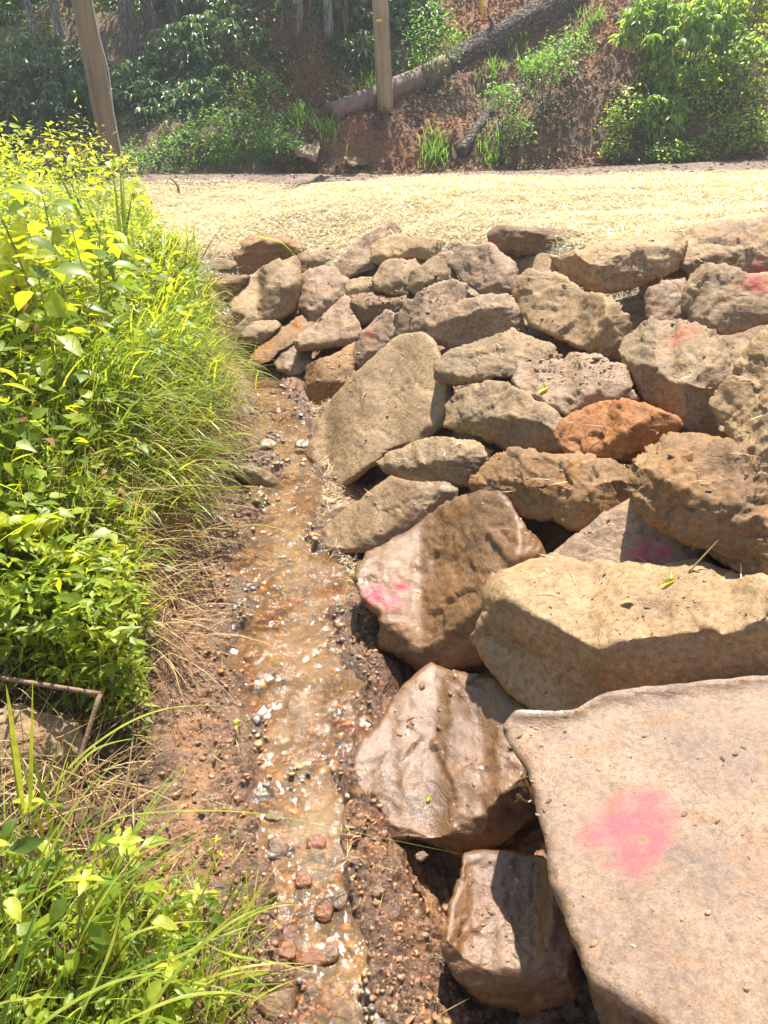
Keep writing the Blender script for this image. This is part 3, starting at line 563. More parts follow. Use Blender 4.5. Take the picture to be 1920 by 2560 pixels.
rock('boulder', 'b', [(480,1010),(600,1000),(560,1040)], None, (20,), ('P', {}), 'x', lift=-3) if False else None
# ------------------------------------------------------------------ stones in and beside the stream
def stone(cs, pts, k, label, al=(18,), lift=.08, **kw):
    rock('stone', cs, pts, None, al, k, label, lift=lift, group='loose stones in the stream bed', cat='stone', spmin=2.6, edge=.1, facets=1.6, thick=.5, **kw)
def blob(cs, x, y, rx, ry, k, label, n=6, **kw):
    r_ = np.random.default_rng(int(x*7+y)); a0 = r_.uniform(0, 1)
    stone(cs, [(x+rx*math.cos(a0+q*2*math.pi/n)*r_.uniform(.6, 1.3), y+ry*math.sin(a0+q*2*math.pi/n)*r_.uniform(.6, 1.3)) for q in range(n)], k, label, **kw)
OW = ('O', {'wet': 1.0, 'sc': 3.0}); GW = ('G', {'wet': 1.0, 'sc': 3.0}); BW = ('B', {'wet': 1.0, 'sc': 3.0}); DW = ('D', {'wet': 1.0, 'sc': 3.0})
blob('7', 590, 1010, 62, 82, OW, 'bright orange clay lump in the lower stream')
blob('7', 375, 1225, 75, 85, OW, 'orange clay lump left of the water near the bottom', lift=.3)
blob('7', 515, 1270, 82, 65, OW, 'long orange clay lump touching the water near the bottom')
blob('7', 540, 590, 62, 62, OW, 'rusty orange stone half under the running water')
blob('7', 465, 820, 68, 70, OW, 'red-orange hollow stone in the middle of the lower stream')
blob('7', 300, 620, 70, 75, BW, 'reddish wet stone at the left edge of the water')
blob('7', 300, 1112, 72, 42, GW, 'blue-grey stone at the left water edge near the bottom')
blob('7', 300, 430, 72, 48, GW, 'grey glistening stone at the left water edge')
blob('7', 905, 870, 42, 42, GW, 'light grey square stone in the orange mud')
blob('7', 1165, 660, 40, 36, GW, 'grey stone in a mud hollow below the wet brown boulder')
blob('7', 690, 940, 60, 80, GW, 'olive grey stone with water running over it')
0 and blob('7', 640, 705, 80, 55, GW, 'flat tan-grey stone under the water surface')
blob('7', 630, 1235, 62, 70, GW, 'grey stone between the orange lumps and the water')
blob('7', 910, 945, 36, 24, ('Y', {'sc': 3.0}), 'cream coloured pebble in the orange mud')
blob('7', 925, 1240, 26, 26, ('Y', {'sc': 3.0, 'soil': 0}), 'small white pebble at the right water edge')
blob('7', 965, 1472, 34, 24, DW, 'small black stone in the lower mud')
blob('7', 1015, 1540, 52, 32, GW, 'flat slate-grey stone in the lower mud')
0 and blob('7', 785, 890, 30, 36, BW, 'brown pebble left of the light grey square stone')
blob('7', 1000, 1180, 55, 42, BW, 'brown half-buried stone in the orange mud')
0 and blob('7', 440, 735, 50, 34, DW, 'dark stone above the red-orange hollow stone')
0 and blob('7', 850, 1430, 60, 40, BW, 'flat brown stone at the right water edge near the bottom')
blob('0', 668, 1452, 30, 16, OW, 'flat orange stone in the shallow middle of the stream')
blob('0', 640, 1166, 20, 8, DW, 'small dark stone in the narrow part of the stream')
blob('0', 525, 1398, 14, 10, BW, 'brown pebble poking out of the wide brown pool')
blob('0', 590, 1110, 12, 8, OW, 'small red stone at the left edge of the narrow stream')
blob('3', 650, 1060, 55, 18, GW, 'flat grey stone in the upper stream')
blob('3', 780, 1240, 42, 30, GW, 'grey stone at the right side of the upper stream')
blob('3', 590, 1240, 50, 28, BW, 'brown wet stone at the left side of the upper stream')
blob('3', 730, 1440, 50, 28, DW, 'dark wet stone in the middle of the upper stream')
blob('b', 938, 178, 20, 14, ('P', {}), 'small pale rock on the hillside under the grey branch', lift=.3)
blob('a', 1320, 640, 88, 50, ('P', {}), 'pinkish boulder at the foot of the hill beside the soil pile', lift=.5)
blob('b', 450, 318, 30, 18, ('G', {}), 'small grey rock below the fallen log', lift=.3)
blob('a', 1530, 690, 60, 22, ('B', {}), 'brown rock in the soil pile at the foot of the hill', lift=.4)

# templates
def ico(seed, flat=.75):
    import bmesh
    bm = bmesh.new(); bmesh.ops.create_icosphere(bm, subdivisions=2, radius=1)
    v = np.array([q.co[:] for q in bm.verts]); f = np.array([[q.index for q in p.verts] for p in bm.faces]); bm.free()
    rr = np.random.default_rng(seed)
    for _ in range(9):
        n = rr.normal(size=3); n /= np.linalg.norm(n); t = rr.uniform(.42, .78); v = v - n*np.maximum(0, v@n-t)[:, None]
    return v*np.array([1, rr.uniform(.6, 1), flat*rr.uniform(.6, 1)]), f
def scatter_rocks(name, X, Y, S, rnd, mat, zoff=0.0, kind='stuff', label=None, cat=None):
    tp = [ico(k) for k in range(6)]; Vs, Fs, Rs = [], [], []; base = 0; Z = H(X, Y)
    for k, (tv, tf) in enumerate(tp):
        m = np.arange(len(X)) % 6 == k; n = m.sum()
        a = rng.uniform(0, 6.28, n); b = rng.normal(0, .35, n)
        c, s = np.cos(a), np.sin(a); cb, sb = np.cos(b), np.sin(b)
        v = tv[None]*S[m][:, None, None]; x = v[..., 0]; y = v[..., 1]*cb[:, None]-v[..., 2]*sb[:, None]; z = v[..., 1]*sb[:, None]+v[..., 2]*cb[:, None]
        V = np.stack([x*c[:, None]-y*s[:, None]+X[m][:, None], x*s[:, None]+y*c[:, None]+Y[m][:, None], z+(Z[m]+zoff*S[m])[:, None]], -1)
        Vs.append(V.reshape(-1, 3)); Fs.append((tf[None]+(np.arange(n)*len(tv))[:, None, None]+base).reshape(-1, 3)); Rs.append(np.repeat(rnd[m], len(tv))); base += n*len(tv)
    o = mesh_obj(name, np.concatenate(Vs), np.concatenate(Fs), mat, rnd=np.concatenate(Rs), smooth_=False, origin=np.zeros(3))
    return tag(o, label, cat, None, kind)
def clod_mat(stops, rough=.5, name='clods', spec=.5):
    t = NT(name); r_ = t.attr('rnd'); c = t.ramp(r_, stops, 'CONSTANT'); P = t.coord('World')
    c = t.mix(1.0, c, t.ramp(t.noise(P, 90, 4), [(.3, (.55, .55, .55)), (.7, (1.4, 1.4, 1.4))]), 'MULTIPLY')
    t.set(c, rough, t.bump(t.noise(P, 160, 4), .7, .004)); t.b.inputs['Specular IOR Level'].default_value = spec; return t.m
MUDC = [(0, (.30,.15,.07)), (.25, (.22,.11,.055)), (.5, (.36,.17,.07)), (.7, (.28,.15,.08)), (.88, (.46,.16,.05)), (.96, (.18,.15,.12)), (.99, (.42,.34,.24))]
n = 8000; y = np.exp(rng.uniform(np.log(.6), np.log(6.0), n)); side = rng.random(n) < .55
dist = np.abs(rng.normal(0, .20, n)); x = np.where(side, XL(y)-dist*.9, XR(y)+dist*.75); S = np.exp(rng.normal(-5.4, .65, n))*np.clip(.6+y*.28, .7, 1.8)
scatter_rocks('mud_clods', x, y, np.clip(S, .002, .016), rng.random(n), clod_mat(MUDC, .36), -.3)
n = 4200; y = np.exp(rng.uniform(np.log(.6), np.log(5.6), n)); w_ = rng.uniform(.06, .94, n); x = XL(y)+(XR(y)-XL(y))*w_; S = np.exp(rng.normal(-4.75, .5, n))*np.clip(.55+y*.25, .7, 1.4)
scatter_rocks('stream_gravel', x, y, np.clip(S, .003, .028), rng.random(n),
   clod_mat([(0, (.28,.17,.08)), (.25, (.17,.15,.12)), (.45, (.36,.22,.09)), (.65, (.12,.11,.10)), (.78, (.42,.17,.05)), (.88, (.38,.30,.20)), (.95, (.2,.1,.07))], .25, 'gravel', .7), .1)

# ------------------------------------------------------------------ leaves and blades
def leaf_mat(name, lo, mid, hi, trans, tfac=.5, rough=.42, vein=True, spec=.5):
    t = NT(name); r_ = t.attr('rnd'); c = t.ramp(r_, [(0, lo), (.5, mid), (1, hi)])
    P = t.coord('World'); c = t.mix(1.0, c, t.ramp(t.noise(P, 40, 3), [(.3, (.75, .75, .7)), (.7, (1.2, 1.2, 1.15))]), 'MULTIPLY')
    t.set(c, rough, None); t.b.inputs['Specular IOR Level'].default_value = spec
    tr = t.node('ShaderNodeBsdfTranslucent'); t.l.new(t.mix(1.0, c, trans, 'MULTIPLY'), tr.inputs[0])
    ms = t.node('ShaderNodeMixShader'); ms.inputs[0].default_value = tfac; t.l.new(t.b.outputs[0], ms.inputs[1]); t.l.new(tr.outputs[0], ms.inputs[2])
    t.l.new(ms.outputs[0], t.out.inputs[0]); return t.m
M_FRESH = leaf_mat('fresh_leaf', (.08,.14,.02), (.23,.33,.03), (.46,.49,.05), (2.3,1.95,.8), .52)
M_GRASS = leaf_mat('grass_blade', (.07,.13,.02), (.21,.31,.035), (.43,.46,.09), (2.2,1.9,.9), .5, .38)
M_DEAD = leaf_mat('dead_grass', (.22,.12,.05), (.38,.25,.11), (.60,.47,.26), (1.2,1.1,.9), .25, .6, spec=.2)
M_DARKL = leaf_mat('rhododendron_leaf', (.07,.13,.055), (.12,.20,.08), (.30,.36,.13), (1.6,1.8,.9), .35, .3, spec=.7)
M_HILL = leaf_mat('understory_leaf', (.08,.17,.04), (.14,.28,.06), (.27,.40,.10), (1.8,1.9,.9), .45, .45)
M_LIT = leaf_mat('sunlit_leaf', (.12,.22,.04), (.24,.38,.07), (.50,.58,.14), (2.0,1.9,1.0), .45, .35)
M_LITTER = leaf_mat('leaf_litter', (.10,.05,.025), (.22,.11,.055), (.42,.24,.14), (1,1,1), .1, .75, spec=.1)
M_STRAW = leaf_mat('straw', (.50,.37,.18), (.76,.62,.34), (.92,.84,.60), (1.0,.95,.8), .2, .45, spec=.35)
def leaf_tpl(nseg=4, shape='ovate', fold=.18, droop=.3):
    t = np.linspace(0, 1, nseg+1)
    if shape == 'ovate': w = np.sin(np.pi*t**.8)**.8*.5
    elif shape == 'heart': w = np.clip(np.sin(np.pi*t**.55), 0, 1)**.9*.5
    else: w = np.sin(np.pi*(t*.94+.03))**.65*.5
    w[0] = .03; w[-1] = .015; V = []
    for a, b in zip(t, w):
        for sx in (-1, 0, 1): V.append((sx*b, a, fold*abs(sx*b)*2*.5 - droop*a*a))
    F = []
    for k in range(nseg):
        for c in (0, 1): i = k*3+c; F.append((i, i+1, i+4, i+3))
    return np.array(V), np.array(F)
class Batch:
    def __init__(s): s.V = []; s.F = []; s.R = []; s.n = 0
    def add(s, V, F, R):   # V (n,k,3) F (m,4)
        n, k = V.shape[:2]; s.V.append(V.reshape(-1, 3)); s.F.append((F[None]+(np.arange(n)*k)[:, None, None]+s.n).reshape(-1, 4))
        s.R.append(np.repeat(R, k)); s.n += n*k
    def leaves(s, P, az, tilt, L, Wd, tpl=None, roll=None, rnd=None):
        tv, tf = tpl if tpl else TPL['ovate']; n = len(P); az = np.broadcast_to(az, n); tilt = np.broadcast_to(tilt, n); L = np.broadcast_to(L, n); Wd = np.broadcast_to(Wd, n)
        roll = rng.normal(0, .35, n) if roll is None else np.broadcast_to(roll, n)
        d = np.stack([np.cos(az)*np.cos(tilt), np.sin(az)*np.cos(tilt), np.sin(tilt)], -1)
        sd_ = np.stack([-np.sin(az), np.cos(az), 0*az], -1); up = np.cross(d, -sd_); up = -np.cross(sd_, d)*-1
        up = np.cross(d, sd_)*-1; up = np.where(up[:, 2:3] < 0, -up, up)
        s2 = sd_*np.cos(roll)[:, None]+up*np.sin(roll)[:, None]; u2 = up*np.cos(roll)[:, None]-sd_*np.sin(roll)[:, None]
        V = P[:, None]+tv[None, :, 0:1]*(s2*Wd[:, None])[:, None]+tv[None, :, 1:2]*(d*L[:, None])[:, None]+tv[None, :, 2:3]*(u2*L[:, None])[:, None]
        s.add(V, tf, rng.random(n) if rnd is None else np.broadcast_to(rnd, n)); return s
    def blades(s, P, az, lean, L, Wd, curl, nseg=6, rnd=None, fold=0):
        n = len(P); az, lean, L, Wd, curl = [np.broadcast_to(np.asarray(a, float), n) for a in (az, lean, L, Wd, curl)]
        t = np.linspace(0, 1, nseg+1); ang = lean[:, None]+curl[:, None]*t[None]       # angle from vertical
        ds = L[:, None]/nseg; hx = np.concatenate([np.zeros((n, 1)), np.cumsum(np.sin(ang[:, :-1])*ds, 1)], 1); hz = np.concatenate([np.zeros((n, 1)), np.cumsum(np.cos(ang[:, :-1])*ds, 1)], 1)
        c = np.stack([P[:, 0:1]+np.cos(az)[:, None]*hx, P[:, 1:2]+np.sin(az)[:, None]*hx, P[:, 2:3]+hz], -1)
        tw = az+1.57+rng.normal(0, .5, n); sd_ = np.stack([np.cos(tw), np.sin(tw), np.zeros(n)], -1)
        w = (Wd[:, None]*.5*np.clip(np.minimum(1, (1-t)*2.2+.03)*(.6+.4*np.minimum(1, t*4)), .02, 1))[..., None]
        V = np.stack([c-sd_[:, None]*w, c+sd_[:, None]*w], 2).reshape(n, -1, 3)
        F = np.array([(2*k, 2*k+1, 2*k+3, 2*k+2) for k in range(nseg)])
        s.add(V, F, rng.random(n) if rnd is None else np.broadcast_to(rnd, n)); return s
    def tube(s, pts, r0, r1, k=6, rnd=.5):
        pts = np.asarray(pts, float); n = len(pts); T = np.gradient(pts, axis=0); T /= np.linalg.norm(T, axis=1)[:, None]+1e-9
        ref = np.array([0, 0, 1.0]) if abs(T[:, 2]).mean() < .8 else np.array([1.0, 0, 0])
        A = np.cross(T, ref); A /= np.linalg.norm(A, axis=1)[:, None]; B = np.cross(T, A); r_ = np.linspace(r0, r1, n) if np.ndim(r0) == 0 else np.asarray(r0)
        th = np.arange(k)*2*np.pi/k
        V = pts[:, None]+(A[:, None]*np.cos(th)[None, :, None]+B[:, None]*np.sin(th)[None, :, None])*r_[:, None, None]
        F = []
        for i in range(n-1):
            for j in range(k): F.append((i*k+j, i*k+(j+1) % k, (i+1)*k+(j+1) % k, (i+1)*k+j))
        c0 = n*k; V = np.concatenate([V.reshape(-1, 3), pts[:1], pts[-1:]])
        for j in range(0, k): F.append((c0, (j+1) % k, j, c0)); F.append((c0+1, (n-1)*k+j, (n-1)*k+(j+1) % k, c0+1))
        F = [f for f in F if len(set(f)) == 4] + []
        # caps as degenerate-free fans of quads (k is even)
        for j in range(0, k-1, 2):
            F.append((c0, (j+2) % k, j+1, j)); F.append((c0+1, (n-1)*k+j, (n-1)*k+j+1, (n-1)*k+(j+2) % k))
        s.add(V[None], np.array(F), np.array([rnd])); return s
    def build(s, name, mat, parent=None, origin=None):
        return mesh_obj(name, np.concatenate(s.V), np.concatenate(s.F), mat, parent=parent, rnd=np.concatenate(s.R), origin=origin)
TPL = {'ovate': leaf_tpl(4, 'ovate'), 'heart': leaf_tpl(5, 'heart', .12, .15), 'lance': leaf_tpl(4, 'lance', .2, .35), 'flat': leaf_tpl(2, 'ovate', .1, .1)}
def on(x, y, dz=0): return np.stack([x, y, H(x, y, False)+dz], -1)

# ------------------------------------------------------------------ straw mulch
n = 230000; yy = np.exp(rng.uniform(np.log(3.0), np.log(11.5), n)); xx = rng.uniform(-1, 1, n)*(.56*yy+.7)
ytop = ytopf(xx)
k = (yy > ytop-.02) & (yy < 11.15+.25*np.sin(xx*2)) & (xx > -4.4) & (fbm(np.stack([xx*1.3, yy*2.5, yy*0], -1), 3, 40) > -1.0); xx, yy = xx[k], yy[k]; n = len(xx)
az = rng.uniform(0, 6.28, n); P = np.stack([xx, yy, H(xx, yy)+rng.uniform(.002, .022, n)], -1)
Batch().blades(P, az, 1.5+rng.normal(0, .16, n), rng.uniform(.03, .085, n)*(.75+yy*.06), .002+.0007*yy, rng.normal(0, .35, n), 2).build('straw_mulch', M_STRAW, origin=np.zeros(3))
tag(bpy.data.objects['straw_mulch'], kind='stuff')
n = 1500; yy = rng.uniform(2.6, 4.6, n); xx = XR(yy)+np.abs(rng.normal(0, .09, n))+.03; P = np.stack([xx, yy, H(xx, yy)+.012], -1)
Batch().blades(P, rng.uniform(0, 6.28, n), 1.5+rng.normal(0, .15, n), rng.uniform(.02, .07, n), .002, rng.normal(0, .5, n), 2).build('straw_bits', M_STRAW, origin=np.zeros(3))
tag(bpy.data.objects['straw_bits'], kind='stuff')

# ------------------------------------------------------------------ left bank cover
def bank_xy(n, y0, y1, inner, outer, pw=1.0):
    y = np.exp(rng.uniform(np.log(y0), np.log(y1), n)); u = rng.random(n)**pw
    edge_ = XL(np.minimum(y, 6.2))-inner; edge_ = np.where(y > 6.2, edge_-(y-6.2)*.35, edge_); x = edge_-u*(outer(y)); return x, y
outf = lambda y: .55*y+.75
BG = []
x, y = bank_xy(46000, 1.68, 9.5, .27, outf, 1.2); clump = fbm(np.stack([x*1.6, y*1.6, x*0], -1), 3, 55)
far_ = 1+1.2*smooth(.7, 2.2, XL(np.minimum(y, 6.2))-x); hgt = rng.uniform(.02, .34, len(x))*(1+.6*clump)*far_
P = on(x, y, hgt); Batch().leaves(P, rng.uniform(0, 6.28, len(x)), rng.normal(.1, .45, len(x)), rng.uniform(.025, .06, len(x))*(1+.04*y), rng.uniform(.010, .018, len(x))*(1+.05*y), TPL['flat'], rnd=np.clip(rng.random(len(x))*.7+hgt*.6, 0, .92)).build('bank_foliage', M_FRESH, origin=np.zeros(3))
tag(bpy.data.objects['bank_foliage'], kind='stuff')
x, y = bank_xy(3900, 1.7, 9.0, .3, outf, 1.25); hgt = rng.uniform(.10, .42, len(x))*(1+1.2*smooth(.7, 2.2, XL(np.minimum(y, 6.2))-x))
b = Batch(); b.leaves(on(x, y, hgt), rng.uniform(0, 6.28, len(x)), rng.normal(.0, .4, len(x)), rng.uniform(.04, .08, len(x))*(.7+.12*y), rng.uniform(.028, .05, len(x))*(.7+.12*y), TPL['heart'], rnd=np.clip(rng.random(len(x))*.7+hgt*.35, 0, .9))
b.blades(on(x[:1800], y[:1800]), 0, rng.normal(0, .2, 1800), hgt[:1800], .004, 0, 2, rnd=.8)
b.build('broadleaf_cover', M_FRESH, origin=np.zeros(3)); tag(bpy.data.objects['broadleaf_cover'], kind='stuff')
x, y = bank_xy(9500, 2.1, 9.0, .32, outf, 1.5); near_e = np.clip(1-(XL(np.minimum(y, 6.2))-x)/.9, 0, 1)
b = Batch(); b.blades(on(x, y), rng.normal(-.4, 1.0, len(x)), rng.uniform(.0, .6, len(x)), rng.uniform(.14, .36, len(x))*(.8+.4*near_e), rng.uniform(.004, .010, len(x)), rng.uniform(.2, 1.7, len(x)), 5)
b.build('bank_grass', M_GRASS, origin=np.zeros(3)); tag(bpy.data.objects['bank_grass'], kind='stuff')
# overhanging grass and dead thatch along the undercut edge
n = 2200; y = rng.uniform(2.0, 5.9, n); x = XL(y)-rng.uniform(.2, .55, n); P = on(x, y, .05)
Batch().blades(P, rng.normal(-.45, .55, n), rng.uniform(.7, 1.5, n), rng.uniform(.12, .42, n), rng.uniform(.0025, .0045, n), rng.uniform(.5, 1.5, n), 5).build('dead_grass', M_DEAD, origin=np.zeros(3))
tag(bpy.data.objects['dead_grass'], kind='stuff')
n = 1500; y = rng.uniform(2.6, 6.2, n); x = XL(y)-rng.uniform(.22, .6, n); P = on(x, y, .1)
Batch().blades(P, rng.normal(-.5, .5, n), rng.uniform(.1, 1.1, n), rng.uniform(.2, .45, n), rng.uniform(.005, .012, n), rng.uniform(.8, 2.0, n), 7).build('overhanging_grass', M_GRASS, origin=np.zeros(3))
tag(bpy.data.objects['overhanging_grass'], kind='stuff')
n = 1500; y = rng.uniform(1.2, 2.2, n); x = XL(y)-rng.uniform(.32, 1.15, n); P = on(x, y, .01)
Batch().blades(P, rng.uniform(0, 6.28, n), rng.uniform(.9, 1.55, n), rng.uniform(.08, .32, n), rng.uniform(.002, .0045, n), rng.normal(.2, .5, n), 4).build('thatch', M_DEAD, origin=np.zeros(3))
tag(bpy.data.objects['thatch'], kind='stuff')
n = 1500; x, y = bank_xy(n, 1.9, 7.5, .3, outf, 1.1)
Batch().blades(on(x, y), rng.uniform(0, 6.28, n), rng.uniform(0, .7, n), rng.uniform(.15, .5, n), .0035, rng.normal(.2, .6, n), 4).build('bank_dead_stems', M_DEAD, origin=np.zeros(3)); tag(bpy.data.objects['bank_dead_stems'], kind='stuff')
n = 900; x, y = bank_xy(n, 1.9, 7.5, .3, outf, 1.1)
Batch().leaves(on(x, y, rng.uniform(.1, .35, n)), rng.uniform(0, 6.28, n), rng.normal(-.3, .5, n), rng.uniform(.03, .06, n), rng.uniform(.015, .03, n), TPL['ovate']).build('bank_dead_leaves', M_LITTER, origin=np.zeros(3)); tag(bpy.data.objects['bank_dead_leaves'], kind='stuff')
# foreground cover, lower left corner
n = 3600; y = rng.uniform(.42, 1.2, n); x = -.33-rng.random(n)**1.0*.75-.05*y; k = hit(60, 2560)[0]
P = on(x, y, rng.uniform(.01, .11, n)); b = Batch()
b.leaves(P, rng.uniform(0, 6.28, n), rng.normal(.15, .4, n), rng.uniform(.018, .04, n), rng.uniform(.008, .015, n), TPL['ovate']); b.build('foreground_cover', M_FRESH, origin=np.zeros(3)); tag(bpy.data.objects['foreground_cover'], kind='stuff')
n = 1500; y = rng.uniform(.4, 1.2, n); x = -.28-rng.random(n)*.8
Batch().blades(on(x, y), rng.normal(0, 1.4, n), rng.uniform(0, .5, n), rng.uniform(.1, .26, n), rng.uniform(.002, .0042, n), rng.uniform(.2, 1.6, n), 6).build('foreground_grass', M_GRASS, origin=np.zeros(3)); tag(bpy.data.objects['foreground_grass'], kind='stuff')

# individually built plants -----------------------------------------
def path(base, az, lean, L, curl, n=9):
    t = np.linspace(0, 1, n); ang = lean+curl*t; ds = L/(n-1)
    hx = np.concatenate([[0], np.cumsum(np.sin(ang[:-1])*ds)]); hz = np.concatenate([[0], np.cumsum(np.cos(ang[:-1])*ds)])
    return np.stack([base[0]+math.cos(az)*hx, base[1]+math.sin(az)*hx, base[2]+hz], -1)
def M_simple(name, c1, c2, scale=20, rough=.8, sc=(1, 1, 1), bump=.01, rot=(0, 0, 0)):
    t = NT(name); v = t.mapv(t.coord('Object'), sc, rot); nz = t.noise(v, scale, 7, .65)
    t.set(t.ramp(nz, [(.3, c1), (.7, c2)]), rough, t.bump(nz, .9, bump)); return t.m
M_STEM = M_simple('green_stem', (.22,.26,.06), (.38,.36,.09), 40, .5)
def jewelweed(px, py, h, nl, L, label, az=None, lean=.15, group='leafy weeds in the lower left corner', d=None, wd=.55):
    base = at(px, py, d) if d else hit(px, py)[0]; base = np.array([base[0], base[1], float(H(base[0], base[1], False))])
    az = rng.uniform(0, 6.28) if az is None else az; o = thing('weed', tuple(base), label, 'weed', group)
    pth = path(base, az, lean, h, rng.uniform(-.1, .3)); sb_ = Batch().tube(pth, .0042*h/.35+.001, .0016, 6)
    lv = Batch(); st = sb_
    for q in range(nl):
        t = (.35+.65*(q+.5)/nl); p = pth[min(8, int(t*8))]; a = q*2.4+rng.uniform(-.3, .3); pl = path(p, a, .9, L*.55, .5, 4)
        st.tube(pl, .0012, .0009, 4); lv.leaves(pl[-1:], a, rng.uniform(-.5, .15), L*rng.uniform(.75, 1.15), L*wd*rng.uniform(.85, 1.1), TPL['ovate'])
    lv.leaves(np.repeat(pth[-1:], 4, 0), np.arange(4)*1.6, .3, L*.6, L*.3, TPL['ovate'], rnd=.95)
    lv.build('leaves', M_FRESH, o); st.build('stem', M_STEM, o); return o
for px, py, h, nl, L, lab in ((360,2420,.30,10,.060,'tall leafy weed with a yellow stem in the middle of the lower left corner'),
     (195,2480,.27,9,.058,'leafy weed with a thick yellow stem left of the tallest one in the lower corner'),
     (30,2430,.32,9,.06,'leafy weed cut by the left edge near the bottom'),
     (420,2540,.20,8,.05,'leafy weed near the bottom edge beside the mud'),
     (90,2250,.24,9,.055,'leafy weed above the cut one at the left edge'),
     (300,2200,.16,7,.045,'leafy weed at the upper rim of the lower left corner'),
     (500,2330,.14,6,.042,'small leafy weed leaning over the mud'),
     (530,2150,.07,5,.022,'tiny weed seedling alone on the mud bank'),
     (580,2540,.10,6,.03,'low weed at the bottom next to the flat brown stone'),
     (250,1790,.14,8,.04,'leafy weed standing beside the broken brown stem'),
     (60,1660,.22,12,.07,'leafy weed with long narrow leaves at the left edge below the overhang')):
    jewelweed(px, py, h, nl, L, lab, lean=.12)
for px, py, h, nl, L, lab in ((470,1330,.30,10,.07,'leafy weed hanging from the bank above the brown pool'),
     (400,1480,.22,8,.07,'weed with large drooping leaves in front of the dark overhang'),
     (210,1090,.40,12,.085,'tall weed with round leaves in the middle of the left bank'),
     (60,1180,.42,12,.09,'tall weed with round leaves at the left edge of the bank'),
     (350,1130,.30,10,.08,'weed with grey-green oval leaves near the bank rim'),
     (480,1060,.22,8,.07,'weed with dark oval leaves under the grass at the bank rim'),
     (120,820,.40,12,.09,'weed below the big ribbed leaves'), (280,520,.55,12,.12,'tall weed in front of the leaning pole'),
     (30,330,.45,12,.12,'tall weed at the upper left edge'), (600,1830,.05,4,.02,'tiny seedling at the left water edge')):
    jewelweed(px, py, h, nl, L, lab, group='leafy weeds on the left bank', wd=.62)
for px, py, d, h, lab in ((20,330,3.2,.75,'tallest weed at the upper left edge, under the leaning pole'),(110,400,3.4,.7,'tall weed right of the tallest one at the upper left'),(190,420,3.6,.6,'tall weed before the dry seed heads'),(60,470,2.8,.6,'tall weed over the pale fern at the upper left'),(240,470,4.0,.5,'tall weed just left of the foot of the leaning pole')):
    jewelweed(px, py, h, 14, .12, lab, group='leafy weeds on the left bank', wd=.6, d=d, lean=.05)
# big ribbed leaves
b0 = hit(60, 860)[0]; o = thing('broadleaf_plant', tuple(b0), 'plant with three big ribbed yellow-green leaves at the left edge', 'plant')
for q, (a, tl, L, w_) in enumerate(((1.5, 1.25, .42, .22), (.3, 1.0, .30, .12), (3.0, .7, .3, .13), (.0, .25, .3, .12))):
    Batch().leaves(b0[None]+[0, 0, .12], a, tl, L, w_, leaf_tpl(8, 'heart', .35, .12), roll=.1, rnd=.9).build('leaf', M_FRESH, o)
Batch().tube([b0, b0+[0, .0, .14]], .008, .006).build('stem', M_STEM, o)
# sword-leaved clumps
def clump(px, py, n, L, wd, label, spread=.08, az=(-.6, 1.1), lean=(.05, .5), curl=(.2, 1.5), cat='grass clump', name='grass_clump', mat=None, group=None, d=None):
    b0 = at(px, py, d) if d else hit(px, py)[0]; xs = b0[0]+rng.normal(0, spread, n); ys_ = b0[1]+rng.normal(0, spread, n); P = on(xs, ys_)
    if n <= 20:
        o = thing(name, tuple(P.mean(0)), label, cat, group)
        for q in range(n): Batch().blades(P[q:q+1], rng.normal(az[0], az[1]), rng.uniform(*lean), rng.uniform(.6, 1)*L, wd, rng.uniform(*curl), 9).build('blade', mat or M_GRASS, o)
        return o
    o = Batch().blades(P, rng.normal(az[0], az[1], n), rng.uniform(*lean, n), rng.uniform(.6, 1, n)*L, wd, rng.uniform(*curl, n), 9).build(name, mat or M_GRASS)
    return tag(o, label, cat, group)
clump(330,760,34,.95,.022,'clump of long sword-like green leaves on the left bank', .09, (2.4, .9), (.05,.55), (.0,.9), 'iris clump', 'iris_clump')
clump(470,700,16,.6,.014,'small tuft of upright blades left of the dark brown block', .08)
clump(600,640,3,.55,.02,'few broad blades arching in front of the dark brown block', .03, (-.3,.5), (.1,.6), (.8,1.6), d=5.6)
clump(500,880,60,.5,.009,'bushy grass clump hanging over the head of the stream', .12)
clump(420,1150,60,.55,.009,'grass clump drooping over the undercut bank', .12, (-.4,.6), (.5,1.0), (.8,1.8))
clump(200,2350,16,.5,.007,'tuft of long arching blades in the lower left corner', .06, (.2,.7), (.1,.8), (.5,1.6))
clump(120,2120,10,.42,.010,'tuft of upright broad blades over the grey rock', .04, (1.2,1.0), (.0,.3), (.0,.5))
clump(60,2560,14,.5,.008,'tuft of arching blades at the bottom left corner', .07, (.3,.8), (.1,.6), (.6,1.6))
clump(330,2540,12,.48,.007,'tuft of long blades curving towards the stream at the bottom', .05, (.2,.5), (.3,.8), (.5,1.3))
clump(470,2500,8,.3,.008,'short tuft beside the mud near the bottom', .05, (-.3,.7), (.4,.9), (.3,1.0))
